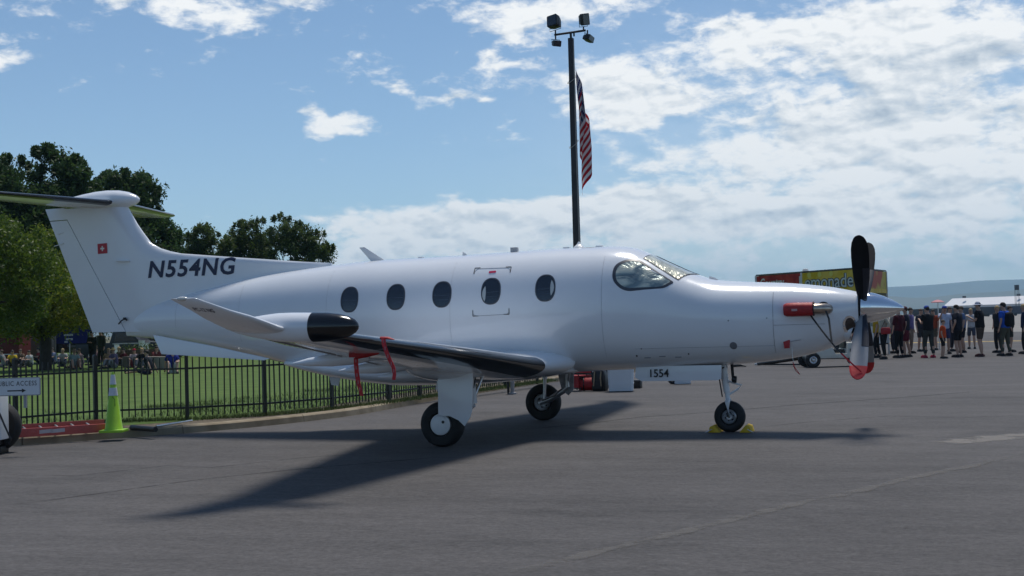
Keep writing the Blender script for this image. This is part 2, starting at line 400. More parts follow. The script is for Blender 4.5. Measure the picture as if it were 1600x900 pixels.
# ------------------------------------------------------------------ hills
def hills(name, dist, prof_fn, depth, z0=-2):
    b = MB(); n = 420; rows = 7; vs = []
    for r in range(rows):
        for k in range(n+1):
            az = -math.pi+2*math.pi*k/n
            d = Vector((math.sin(az+YAW), math.cos(az+YAW), 0)); q = r/(rows-1)
            h = prof_fn(az)*math.sin(math.pi*min(q*1.0, .5))**1.2 if q <= .5 else prof_fn(az)*(1-(q-.5)*1.2)
            dd = dist+depth*(q-.5)*2 + 300*noise.noise(Vector((az*9, q*3, 1)))
            h *= 1+.22*noise.noise(Vector((az*30, q*6, 4)))*(1 if q != .5 else .15)
            vs.append((d.x*dd, d.y*dd, z0+h))
    fs = [(r*(n+1)+k, r*(n+1)+k+1, (r+1)*(n+1)+k+1, (r+1)*(n+1)+k) for r in range(rows-1) for k in range(n)]
    b.add(vs, fs); o = b.build(name, HILL, smooth=180); o['kind'] = 'structure'; return o
def ridge(tab, dist, base):
    def f(az):
        pts = [((px-800)/FPX, max(0, (507.5-.0279*(px-800)-py))/FPX*dist) for px, py in tab]
        x0, x1 = math.atan(pts[0][0]), math.atan(pts[-1][0])
        if az < x0 or az > x1:
            e = pts[0][1] if az < x0 else pts[-1][1]; dd = (x0-az) if az < x0 else (az-x1)
            k = min(1, dd/.3); return e*(1-k)+k*(base*(.7+.6*noise.noise(Vector((az*2.2, 0, 7)))))
        for i in range(len(pts)-1):
            a, b = math.atan(pts[i][0]), math.atan(pts[i+1][0])
            if a <= az <= b: t = (az-a)/(b-a); t = t*t*(3-2*t); return pts[i][1]*(1-t)+pts[i+1][1]*t
    return f
hills('far_hills', 9000, ridge([(900, 480), (1100, 462), (1250, 456), (1386, 449), (1440, 447), (1480, 443), (1540, 440), (1600, 438), (1700, 436)], 9000, 180), 1500)
hills('near_hills', 5600, ridge([(900, 492), (1200, 478), (1386, 462), (1440, 465), (1500, 459), (1560, 456), (1600, 452), (1700, 450)], 5600, 60), 700)
# ------------------------------------------------------------------ aircraft
plane = thing('turboprop_aircraft', 'parked white single-engine turboprop with T-tail, winglets and dark oval cabin windows', 'aircraft')
FT = [ # u, top, bottom, half width, exponent top, exponent bottom, height of widest point
 (-10.02, 2.02, 1.60, .045, 2.0, 2.0, 1.80), (-9.6, 2.10, 1.555, .13, 2.0, 2.0, 1.83), (-9.0, 2.22, 1.47, .255, 2.0, 2.1, 1.84), (-8.2, 2.37, 1.33, .40, 2.05, 2.1, 1.83),
 (-7.4, 2.50, 1.17, .54, 2.1, 2.1, 1.80), (-6.7, 2.575, 1.03, .65, 2.15, 2.1, 1.78), (-6.0, 2.63, .93, .74, 2.2, 2.15, 1.77), (-5.3, 2.665, .88, .80, 2.25, 2.2, 1.76),
 (-4.2, 2.675, .87, .83, 2.3, 2.25, 1.75), (-3.2, 2.695, .875, .835, 2.3, 2.3, 1.75), (-2.2, 2.715, .885, .835, 2.3, 2.3, 1.75), (-1.77, 2.712, .90, .825, 2.35, 2.3, 1.74),
 (-1.5, 2.70, .905, .81, 2.4, 2.3, 1.73), (-1.28, 2.665, .91, .79, 2.4, 2.3, 1.72), (-1.06, 2.57, .915, .765, 2.45, 2.3, 1.70), (-.75, 2.415, .925, .73, 2.5, 2.25, 1.66),
 (-.43, 2.265, .935, .69, 2.45, 2.2, 1.62), (-.1, 2.16, .945, .65, 2.35, 2.2, 1.60), (.4, 2.115, .975, .585, 2.3, 2.2, 1.58), (.9, 2.08, 1.03, .515, 2.25, 2.2, 1.58),
 (1.2, 2.045, 1.09, .46, 2.2, 2.1, 1.60), (1.5, 2.00, 1.19, .39, 2.15, 2.1, 1.64), (1.70, 1.955, 1.30, .325, 2.1, 2.05, 1.68), (1.83, 1.925, 1.43, .262, 2.0, 2.0, 1.70)]
FU = np.array([r[0] for r in FT]); FV = np.array(FT)[:, 1:]
def pchip(u):
    """monotone cubic through the stations"""
    i = int(np.clip(np.searchsorted(FU, u)-1, 0, len(FU)-2)); h = FU[i+1]-FU[i]; t = (u-FU[i])/h
    def slope(k):
        if k == 0 or k == len(FU)-1: return (FV[min(k+1, len(FU)-1)]-FV[max(k-1, 0)])/(FU[min(k+1, len(FU)-1)]-FU[max(k-1, 0)])
        h0, h1 = FU[k]-FU[k-1], FU[k+1]-FU[k]; d0, d1 = (FV[k]-FV[k-1])/h0, (FV[k+1]-FV[k])/h1
        return np.where(d0*d1 > 0, 3*(h0+h1)/((2*h1+h0)/np.where(d0 == 0, 1e9, d0)+(h1+2*h0)/np.where(d1 == 0, 1e9, d1)), 0)
    m0, m1 = slope(i)*h, slope(i+1)*h
    return (2*t**3-3*t**2+1)*FV[i]+(t**3-2*t**2+t)*m0+(-2*t**3+3*t**2)*FV[i+1]+(t**3-t**2)*m1
def surf(u, z):
    zt, zb, hw, nt, nb, zc = pchip(u)
    if z >= zc: q = min(1, (z-zc)/(zt-zc)); n = nt
    else: q = min(1, (zc-z)/(zc-zb)); n = nb
    return hw*max(0, 1-q**n)**(1/n)
def section(u, n=56, grow=0):
    zt, zb, hw, nt, nb, zc = pchip(u); out = []
    for k in range(n):
        a = 2*math.pi*k/n; c, s_ = math.cos(a), math.sin(a); e = nt if s_ >= 0 else nb
        y = (hw+grow)*math.copysign(abs(c)**(2/e), c); z = zc+((zt-zc if s_ >= 0 else zc-zb)+grow)*math.copysign(abs(s_)**(2/e), s_)
        out.append((u, y, z))
    return out
us = sorted(set([round(x, 3) for x in np.linspace(-10.02, 1.83, 120)]+[round(x, 3) for x in np.linspace(-1.6, .1, 40)]))
mb = MB(); mb.loft([section(u) for u in us]); fus = mb.build('fuselage', WHITE, plane, smooth=50)

def side_pt(px, py, off=.004, v0=.7):
    """where a line of sight meets the near side of the fuselage"""
    v = v0
    for _ in range(25):
        d = ray(px, py); k = (-v-CAM.y)/d.y; q = CAM+d*k; v = .6*v+.4*(surf(q.x, q.z))
    return q.x, q.z
def on(u, z, off=.004, side=1): return Vector((u, -side*(surf(u, z)+off), z))
def nrm(u, z, side=1):
    e = .02; a = on(u+e, z, 0, side)-on(u-e, z, 0, side); b = on(u, z+e, 0, side)-on(u, z-e, 0, side); n = a.cross(b)
    if n.y*(-side) < 0: n = -n
    return n.normalized()
def onn(u, z, off, side=1): return on(u, z, 0, side)+nrm(u, z, side)*off
def patch(name, outline, m, parent, off=.004, rings=5, side=1, thick=.0):
    """a piece of skin lying on the fuselage, its outline given as (u, z)"""
    n = len(outline); cu = sum(p[0] for p in outline)/n; cz = sum(p[1] for p in outline)/n
    b = MB(); vs = [onn(cu, cz, off, side)]; fs = []
    for r in range(1, rings+1):
        t = r/rings; vs += [onn(cu+(p[0]-cu)*t, cz+(p[1]-cz)*t, off, side) for p in outline]
    vs += [onn(p[0], p[1], -.012, side) for p in outline]
    for k in range(n): fs.append((0, 1+k, 1+(k+1) % n))
    for r in range(rings):
        for k in range(n): fs.append((1+r*n+k, 1+r*n+(k+1) % n, 1+(r+1)*n+(k+1) % n, 1+(r+1)*n+k))
    b.add(vs, fs); return b.build(name, m, parent, smooth=60)
def rim(name, outline, m, parent, w_=.012, h=.006, side=1):
    pts = [onn(u, z, h*.3, side) for u, z in outline]; n = len(pts); b = MB(); rings = []
    cu = sum(p[0] for p in outline)/n; cz = sum(p[1] for p in outline)/n
    for i, (u, z) in enumerate(outline):
        d = Vector((u-cu, z-cz)); L_ = d.length; d /= L_
        nn = nrm(u, z, side); o_ = Vector((d.x, 0, d.y)); o_ = (o_-nn*o_.dot(nn)).normalized(); p = on(u, z, 0, side)
        rings.append([p-o_*w_*.5-nn*.01, p-o_*w_*.5+nn*h, p+o_*w_*.5+nn*h*.7, p+o_*w_*.6-nn*.01])
    vs = [q for r in rings for q in r]; fs = []
    for i in range(n):
        for j in range(4): fs.append((i*4+j, i*4+(j+1) % 4, ((i+1) % n)*4+(j+1) % 4, ((i+1) % n)*4+j))
    b.add(vs, fs); return b.build(name, m, parent, smooth=60)
def densify(P, n):
    out = []
    for i in range(len(P)):
        a, b = Vector(P[i]), Vector(P[(i+1) % len(P)])
        for k in range(n): out.append(tuple(a+(b-a)*k/n))
    return out
def roundpoly(P, rad, n=5):
    out = []; L_ = len(P)
    for i in range(L_):
        p, a, b = Vector(P[i]), Vector(P[i-1]), Vector(P[(i+1) % L_]); r = rad[i] if isinstance(rad, (list, tuple)) else rad
        d0, d1 = (a-p), (b-p); r0 = min(r, d0.length*.48, d1.length*.48); s, e = p+d0.normalized()*r0, p+d1.normalized()*r0
        for k in range(n+1): t = k/n; out.append(tuple((1-t)**2*s+2*t*(1-t)*p+t*t*e))
    return out
# cabin windows: flush oval acrylic panes in dark seals
WINF = mat('window seal', (.05, .055, .07), .3)
SHADE = mat('pale window blind', (.45, .48, .48), .5)
def cabin_window(uc, zc, side, cres=0):
    n = 32; ov = []
    for k in range(n):
        a = 2*math.pi*k/n; c, s_ = math.cos(a), math.sin(a)
        ov.append((uc+.142*math.copysign(abs(c)**(2/2.4), c), zc+.186*math.copysign(abs(s_)**(2/2.4), s_)))
    f = rim('cabin_window', ov, WINF, plane, .018, .007, side)
    f['label'] = 'dark oval pane in a thin seal'
    inner = [(uc+(a-uc)*.95, zc+(b-zc)*.96) for a, b in ov]
    patch('pane', inner, GLASS, f, .002, 5, side)
    if cres:
        P = []
        for k in range(13):
            t = -.80+1.6*k/12; P.append((uc+cres*.131*math.cos(t), zc-.035*(cres < 0)+.150*math.sin(t)))
        for k in range(13):
            t = .80-1.6*k/12; P.append((uc+cres*(.088-.012*math.cos(t*1.9)), zc-.035*(cres < 0)+.150*math.sin(t)))
        b = MB(); b.add([onn(p[0], p[1], .0048, side) for p in P], [(i, i+1, 24-i, 25-i) for i in range(12)]); b.build('window_blind', SHADE, f)
    # pale strips painted on the pane for light seen through the opposite windows
    patch('painted_glint', [(uc-.12, zc-.022), (uc+.12, zc-.016), (uc+.12, zc-.006), (uc-.12, zc-.012)], GLINT, f, .0042, 2, side)
    patch('painted_glint', [(uc-.105, zc-.088), (uc+.105, zc-.082), (uc+.105, zc-.074), (uc-.105, zc-.080)], GLINT, f, .0042, 2, side)
GLINT = mat('painted window light line', (.05, .065, .09), .25)
for i, (px, py) in enumerate([(546, 468), (618.5, 464), (690.5, 460), (767, 455), (852, 450)]):
    u, z = side_pt(px, py); cabin_window(u, z, 1, {3: -1, 4: 1}.get(i, 0)); cabin_window(u, z, -1)
# cockpit glazing
def foil_mat():
    m = bpy.data.materials.new('crinkled silver sun screen behind glass'); m.use_nodes = True; t = m.node_tree; N = t.nodes.new; L = t.links.new
    b = t.nodes['Principled BSDF']; tc = N('ShaderNodeTexCoord'); mp = N('ShaderNodeMapping'); mp.inputs['Scale'].default_value = (1, 1, 1.6); L(tc.outputs['Object'], mp.inputs[0])
    n = N('ShaderNodeTexNoise'); n.inputs['Scale'].default_value = 3.6; n.inputs['Detail'].default_value = 5; n.inputs['Distortion'].default_value = .8; L(mp.outputs[0], n.inputs[0])
    r = N('ShaderNodeValToRGB'); L(n.outputs[0], r.inputs[0]); e = r.color_ramp.elements
    e[0].position = .30; e[0].color = (.10, .14, .16, 1); e[1].position = .72; e[1].color = (.78, .76, .60, 1)
    k = e.new(.46); k.color = (.17, .23, .24, 1); k = e.new(.58); k.color = (.42, .46, .40, 1)
    L(r.outputs[0], b.inputs['Base Color']); b.inputs['Metallic'].default_value = .35; b.inputs['Roughness'].default_value = .3
    b.inputs['Coat Weight'].default_value = 1; b.inputs['Coat Roughness'].default_value = .03
    bp = N('ShaderNodeBump'); bp.inputs['Strength'].default_value = .8; bp.inputs['Distance'].default_value = .05; L(n.outputs[0], bp.inputs['Height']); L(bp.outputs[0], b.inputs['Normal'])
    return m
FOIL = foil_mat()
CW = [side_pt(*p) for p in ((958, 437), (962, 414), (983, 406), (999, 408), (1051, 440.5), (1036, 449), (975, 453))]
cwo = roundpoly(CW, [.12, .12, .09, .04, .03, .05, .14], 5)
for s_ in (1, -1):
    f = rim('side_cockpit_window', cwo, WINF, plane, .045, .006, s_)
    patch('pane', [(sum(p[0] for p in cwo)/len(cwo)+(a-sum(p[0] for p in cwo)/len(cwo))*.965, sum(p[1] for p in cwo)/len(cwo)+(b-sum(p[1] for p in cwo)/len(cwo))*.965) for a, b in cwo], FOIL, f, .003, 6, s_)
def ray_fus(px, py):
    """first crossing of a line of sight with the lofted skin"""
    d = ray(px, py); k = 16.5
    while k < 22:
        q = CAM+d*k
        if -10 < q.x < 1.83:
            zt, zb, hw, nt, nb, zc = pchip(q.x)
            if zb < q.z < zt and abs(q.y) < surf(q.x, q.z): return q.x, q.y, q.z
        k += .004
    return None
# windscreen: two flat-wrapped panes per side of the centre post, laid out on the skin by height and sweep
def skin_at(u, f):
    """point on the skin at station u, f = fraction of the section arc from the crown (0) to the widest point (1)"""
    zt, zb, hw, nt, nb, zc = pchip(u); a = math.pi/2*(1-f); y = hw*math.cos(a)**(2/nt); z = zc+(zt-zc)*math.sin(a)**(2/nt); return Vector((u, -y, z))
def skin_n(u, f):
    e = .02; a = skin_at(u+e, f)-skin_at(u-e, f); b = skin_at(u, f+.01)-skin_at(u, f-.01); n = a.cross(b).normalized()
    return n if n.z > 0 else -n
def windshield(side, name='windscreen_pane'):
    # corners (u, f): top inner, top outer, bottom outer, bottom inner
    C4 = WS
    def q(s, t):
        a = Vector(C4[0])*(1-s)+Vector(C4[1])*s; b = Vector(C4[3])*(1-s)+Vector(C4[2])*s; return a*(1-t)+b*t
    def grid(off, s0, s1, t0, t1, m, nm, par):
        b = MB(); n1, n2 = 10, 12; vs = []
        for i in range(n1+1):
            for j in range(n2+1):
                u, f = q(s0+(s1-s0)*i/n1, t0+(t1-t0)*j/n2); p = skin_at(u, max(f, 0.001))+skin_n(u, max(f, .012))*off; p.y *= side; vs.append(p)
        b.add(vs, [(i*(n2+1)+j, (i+1)*(n2+1)+j, (i+1)*(n2+1)+j+1, i*(n2+1)+j+1) for i in range(n1) for j in range(n2)])
        return b.build(nm, m, par, smooth=60)
    f = grid(.004, 0, 1, 0, 1, WINF, name, plane)
    grid(.008, .035, .965, .03, .97, FOIL2, 'pane', f)
FOIL2 = mat('pale folded sun screen behind glass', (.62, .61, .47), .22, metal=.2, coat=1, noise_=(9, .5), bump=(7, .6, .05))
def inv_skin(px, py):
    h = ray_fus(px, py)
    if not h: return None
    u, y, z = h; zt, zb, hw, nt, nb, zc = pchip(u); s_ = ((z-zc)/(zt-zc)); return u, 1-math.asin(min(1, max(0, s_)**(nt/2)))/(math.pi/2)
w1, w2, w3 = inv_skin(1005, 404), inv_skin(1060, 438.5), inv_skin(1083, 431)
WS = [(w1[0]+.06, .035), w1, w2, (w3[0]+.04, .035)]
windshield(1); windshield(-1)

# fin, dorsal fillet and rudder
def foil(chord, tc, n=12):
    """closed aerofoil outline: (x from the leading edge backwards, half thickness signed)"""
    up = []
    for k in range(n+1):
        x = .5*(1-math.cos(math.pi*k/n)); y = tc/.2*(.2969*math.sqrt(x)-.126*x-.3516*x*x+.2843*x**3-.1036*x**4); up.append((x*chord, y*chord))
    return up+[(x, -y) for x, y in up[-2:0:-1]]
def fin_le(z):
    P = [(1.5, -6.2), (2.3, -6.2), (2.66, -6.2), (2.70, -6.71), (2.82, -7.89), (2.93, -8.95), (2.975, -9.15), (3.03, -9.33), (3.13, -9.52), (3.30, -9.66), (3.46, -9.78), (3.75, -9.96), (3.85, -10.02)]
    for i in range(len(P)-1):
        if P[i][0] <= z <= P[i+1][0]: t = (z-P[i][0])/(P[i+1][0]-P[i][0]); return P[i][1]*(1-t)+P[i+1][1]*t
    return P[-1][1]
def fin_top(u):
    if u <= -10.02: return 9.0
    P = [(-10.02, 3.95), (-9.96, 3.75), (-9.78, 3.46), (-9.66, 3.30), (-9.52, 3.13), (-9.33, 3.03), (-9.15, 2.975), (-8.95, 2.93), (-7.89, 2.82), (-6.71, 2.70), (-6.2, 2.66), (-5, 2.5)]
    for i in range(len(P)-1):
        if P[i][0] <= u <= P[i+1][0]: t = (u-P[i][0])/(P[i+1][0]-P[i][0]); return P[i][1]*(1-t)+P[i+1][1]*t
    return 2.5
def hinge(z): return -9.965+(z-1.62)*(-11.13+9.965)/(3.58-1.62)
def rud_te(z): return -10.70+(z-1.68)*(-11.59+10.70)/(3.76-1.68)
def fin_half(u, z):
    """half thickness of the fin; thickest ahead of the hinge, feathering into the dorsal fillet"""
    le, te = fin_le(z), rud_te(z); ch = min(le-te, 1.95-.25*(z-2.9)/.9 if z > 2.9 else 9)
    t0 = max(0, le-u)
    # thin fillet: grows back from its leading edge
    body = max(0, min(1, (u-te)/1.25))**.8
    tz = fin_top(u)-z; d = 1/math.sqrt(1/max(t0, .004)**2+1/max(tz, .004)**2)
    fw = min(1, max(0, (u+9.6)/1.2)); th = .100*(1-fw)+.050*fw; D0 = .30*(1-fw)+.085*fw; q = min(1, d/D0)
    return max(.003, th*body*math.sqrt(1-(1-q)**2))+.005
def fin_grid(uf0, uf1, zs, nu, name, m, parent):
    b = MB(); rings = []
    for z in zs:
        a, c = uf0(z), uf1(z); ring = []
        for k in range(nu+1):
            t = k/nu; t = t*t*(3-2*t)*.6+t*.4 if name == 'fin' else t; u = a+(c-a)*t; ring.append(Vector((u, -fin_half(u, z), z)))
        for k in range(nu, -1, -1):
            t = k/nu; t = t*t*(3-2*t)*.6+t*.4 if name == 'fin' else t; u = a+(c-a)*t; ring.append(Vector((u, fin_half(u, z), z)))
        rings.append(ring)
    b.loft(rings); return b.build(name, m, parent, smooth=40)
zs = [1.66, 1.9, 2.2, 2.45, 2.6, 2.66, 2.70, 2.74, 2.78, 2.82, 2.86, 2.90, 2.93, 2.955, 2.975, 3.0, 3.03, 3.08, 3.13, 3.2, 3.3, 3.46, 3.6, 3.78]
fin = fin_grid(fin_le, lambda z: hinge(z)+.008, zs, 26, 'fin', WHITE, plane)
rz_ = [1.67, 1.9, 2.2, 2.5, 2.8, 3.1, 3.4, 3.585]
rud = fin_grid(lambda z: hinge(z)-.008, rud_te, rz_, 8, 'rudder', WHITE, plane)
# fixed tail piece above the rudder, actuator horn, static strake
b = MB(); rings = []
for z in (3.60, 3.70, 3.80):
    a, c = hinge(z)+.06, rud_te(z)-.0
    rings.append([Vector((a+(c-a)*t, sgn*-fin_half(a+(c-a)*t, z), z)) for sgn, T in ((1, (0, .25, .5, .75, 1)), (-1, (1, .75, .5, .25, 0))) for t in T])
b.loft(rings); b.build('upper_fin_fairing', WHITE, plane, smooth=40)
b = MB(); b.box((-9.99, -.10, 2.845), (.26, .10, .022), Matrix.Rotation(R(4), 3, 'Y')); b.build('fin_strake', WHITE2, plane, bevel=.008)
b = MB(); b.tube([(-10.10, -.115, 1.80), (-10.03, -.125, 1.855), (-9.96, -.118, 1.895)], .012, 8); b.tube([(-9.96, -.118, 1.895), (-9.935, -.11, 1.85)], .012, 6); b.box((-9.985, -.105, 1.885), (.05, .02, .04)); b.build('rudder_lock', BLACK, plane)
for z in (3.38, 3.18):
    b = MB(); b.box((hinge(z)-.24 if z > 3.3 else hinge(z)-.43, -fin_half(hinge(z)-.3, z)-.004, z), (.20, .016, .012), Matrix.Rotation(R(-12), 3, 'Y')); b.build('hinge_fairing', WHITE2, plane, bevel=.004)
# tail bullet
b = MB(); prof = [(-.0, .005), (.03, .045), (.09, .085), (.22, .13), (.40, .158), (.62, .165), (.85, .155), (1.1, .125), (1.35, .085), (1.55, .04), (1.62, .008)]
rings = []
for h, r in prof:
    c = Vector((-9.72-h, 0, 3.865+.025*min(1, h/.5)+.0*h)); rings.append([c+Vector((0, r*1.1*math.cos(t), r*.98*math.sin(t))) for t in (2*math.pi*k/28 for k in range(28))])
b.loft(rings); b.build('tail_bullet', WHITE, plane, smooth=50)
# tailplane
def wing_surface(name, secs, m, parent, n=14, x0=0, x1=1, grow=0, smooth_=45):
    """secs: (v, u of the leading edge, z, chord, thickness ratio, up-tilt of the section in degrees)"""
    b = MB(); rings = []
    for v, ul, z, c, tc, tw in secs:
        P = foil(1, tc, n); ring = []
        ct, st = math.cos(R(tw)), math.sin(R(tw))
        for x, y in P:
            if name == 'de_ice_boot': x = x*x1
            xx = x*c; yy = y*c
            ring.append((ul-xx+grow*(1-x/x1), -(v-yy*st), z+yy*ct))
        rings.append([Vector(q) for q in ring])
    b.loft(rings); return b.build(name, m, parent, smooth=smooth_)
def boot(secs, parent, frac=.075, grow=.004, v0=None, v1=None, lo=.075, name='de_ice_boot'):
    """black strip wrapped round the leading edge"""
    b = MB(); rings = []
    for v, ul, z, c, tc, tw in secs:
        def y(x): return tc/.2*(.2969*math.sqrt(x)-.126*x-.3516*x*x+.2843*x**3-.1036*x**4)
        pts = []
        for k in range(8): x = frac*(1-k/8)**2; pts.append((x, y(x)+grow/c))
        for k in range(9): x = lo*(k/8)**2; pts.append((x, -y(x)-grow/c))
        ct, st = math.cos(R(tw)), math.sin(R(tw)); ring = []
        for x, yy in pts:
            ring.append(Vector((ul-x*c+grow*(1-x/max(frac, lo)), -(v-yy*c*st), z+yy*c*ct)))
        rings.append(ring)
    n = len(rings[0]); b.add([p for r in rings for p in r], [(i*n+j, i*n+j+1, (i+1)*n+j+1, (i+1)*n+j) for i in range(len(rings)-1) for j in range(n-1)])
    o = b.build(name, BOOT, parent, smooth=60); o['label'] = 'glossy black rubber leading edge'; return o
for sg in (1, -1):
    S_ = [(sg*.0, -10.08, 3.83, 1.28, .11, 0), (sg*.5, -10.20, 3.83, 1.20, .10, 0), (sg*2.45, -10.66, 3.83, .86, .095, 0), (sg*2.56, -10.72, 3.83, .76, .08, 0), (sg*2.60, -10.85, 3.83, .5, .06, 0)]
    tp = wing_surface('tailplane', S_, WHITE, plane)
    boot([(sg*.19, -10.125, 3.83, 1.25, .107, 0), (sg*.5, -10.20, 3.83, 1.20, .10, 0), (sg*2.45, -10.66, 3.83, .86, .095, 0), (sg*2.56, -10.72, 3.83, .76, .08, 0)], tp, .05, .004, lo=.09)
    b = MB(); b.box((-11.14, -sg*1.3, 3.823), (.012, 2.2, .03), Matrix.Rotation(sg*R(2), 3, 'Z')); b.build('elevator_gap', SEAM, tp)
# ventral strakes under the tail
for sg in (1, -1):
    b = MB(); P = []
    pts = [(-9.38, 1.60), (-9.19, 1.285), (-7.2, 1.155), (-7.1, 1.18), (-8.2, 1.40)]
    for u, z in pts: P.append(Vector((u, -sg*(.20+.20*(u+9.4)/2.3+(1.6-z)*.12), z)))
    b.prism(P, (0, sg*.022, .006)); b.build('ventral_strake', WHITE, plane, bevel=.006)

# wings
WINGS = [(.55, -2.10, 1.04, 3.05, .140, 0), (.80, -2.22, 1.03, 2.83, .142, 0), (.97, -2.31, 1.02, 2.66, .146, 0), (1.15, -2.37, 1.02, 2.50, .148, 0), (1.5, -2.42, 1.05, 2.36, .15, 0), (2.6, -2.49, 1.16, 2.08, .15, 0),
         (4.2, -2.60, 1.31, 1.65, .145, 0), (5.8, -2.70, 1.455, 1.22, .14, 0), (6.8, -2.77, 1.55, .90, .14, 0), (7.2, -2.98, 1.60, .66, .14, 6), (7.42, -3.06, 1.64, .59, .14, 18), (7.6, -3.11, 1.695, .56, .135, 30),
         (7.78, -3.17, 1.75, .51, .13, 40), (7.92, -3.30, 1.81, .40, .12, 48), (8.03, -3.43, 1.875, .33, .11, 52), (8.10, -3.54, 1.925, .28, .09, 55), (8.11, -3.57, 1.935, .24, .05, 55)]
for sg in (1, -1):
    secs = [(sg*v, ul, z, c, tc, sg*tw) for v, ul, z, c, tc, tw in WINGS]
    wg = wing_surface('wing', secs, WHITE, plane, 16, smooth_=50)
    boot([s for s in secs if 1.1 < abs(s[0]) < 6.9], wg, .055, .004, lo=.12)
    # ailerons and flaps: shallow gaps on the underside and top
    for a0, a1 in ((1.25, 4.75), (4.82, 6.75)):
        b = MB()
        def te(v): return np.interp(v, [1.15, 6.8], [-2.37-2.50*.76, -2.77-.97*.76])
        zz = lambda v: np.interp(v, [1.15, 6.8], [1.02, 1.55])
        th = lambda v: np.interp(v, [1.15, 6.8], [.085, .036])
        A_, B_ = Vector((te(a0), -sg*a0, zz(a0))), Vector((te(a1), -sg*a1, zz(a1)))
        for s2 in (1, -1):
            p, q = A_+Vector((0, 0, s2*th(a0))), B_+Vector((0, 0, s2*th(a1)))
            b.tube([p, q], .008, 4)
        b.build('control_gap', SEAM, wg)
    # flap track fairings
    for v in (1.75, 3.15, 4.55):
        c = np.interp(v, [1.15, 6.8], [2.5, .97]); ul = np.interp(v, [1.15, 6.8], [-2.37, -2.77]); z = np.interp(v, [1.15, 6.8], [1.02, 1.55])
        b = MB(); b.lathe((ul-c*.48, -sg*v, z-.075*c/2), (-1, 0, -.06), [(0, .005), (.08, .045), (.3, .075), (.6, .075), (.9, .05), (1.12, .006)], 16); b.build('flap_track_fairing', WHITE, wg, smooth=50)
    # wheel well bulge under the wing and its seam
    b = MB(); rings = []
    for k in range(11):
        t = k/10; x = -2.75-1.35*t; r = math.sin(math.pi*min(max(t, .0), 1))**.6; rings.append([Vector((x, -sg*(2.05+.62*r*math.cos(a)), 1.06-(.20*r*math.sin(a) if math.sin(a) > 0 else .02*math.sin(a)))) for a in (2*math.pi*j/20 for j in range(20))])
    b.loft(rings); b.build('gear_bay_fairing', WHITE, wg, smooth=50)
    # wing-tip light
    b = MB(); b.ball((-3.70, -sg*8.10, 1.93), (.06, .03, .022), 12, 8); b.build('position_light', mat('clear lens cover', (.55, .55, .52), .1, coat=1), wg, smooth=60)
# weather radar pod on the near wing
b = MB(); P0 = Vector((-2.33, -7.22, 1.635))
pod = [(0, .004), (.012, .035), (.04, .066), (.10, .098), (.20, .124), (.32, .140), (.42, .145), (.475, .146)]
rings = [[P0+Vector((-h, r*math.cos(t), r*math.sin(t))) for t in (2*math.pi*k/32 for k in range(32))] for h, r in pod]
b.loft(rings); o = b.build('radome', BOOT, plane, smooth=50); o['label'] = 'glossy black radar nose cap on the wing pod'
pod2 = [(.478, .144), (.7, .144), (.85, .139), (1.0, .120), (1.15, .095), (1.3, .06), (1.42, .02)]
b = MB(); rings = [[P0+Vector((-h, r*math.cos(t)-(h-.56)*.05, r*math.sin(t)+.03*(h-.56))) for t in (2*math.pi*k/32 for k in range(32))] for h, r in pod2]
b.loft(rings); b.build('radar_pod', WHITE, plane, smooth=50)

# belly fairing with the flared wing root
b = MB(); rings = []
BF = [(-2.10, .94, .90, .10), (-2.22, .98, .88, .45), (-2.45, 1.04, .85, .70), (-2.9, 1.08, .79, .84), (-3.5, 1.10, .745, .90), (-4.3, 1.12, .725, .91), (-4.9, 1.14, .725, .89), (-5.5, 1.18, .78, .84), (-6.0, 1.2, .86, .78), (-6.5, 1.2, .96, .62), (-6.9, 1.16, 1.045, .35)]
for u, zt, zb, hw in BF:
    zm = (zt+zb)/2; rings.append([Vector((u, hw*math.copysign(abs(math.cos(a))**(2/2.8), math.cos(a)), zm+(zt-zb)/2*math.copysign(abs(math.sin(a))**(2/2.4), math.sin(a)))) for a in (2*math.pi*k/36 for k in range(36))])
b.loft(rings); b.build('belly_fairing', WHITE, plane, smooth=50)

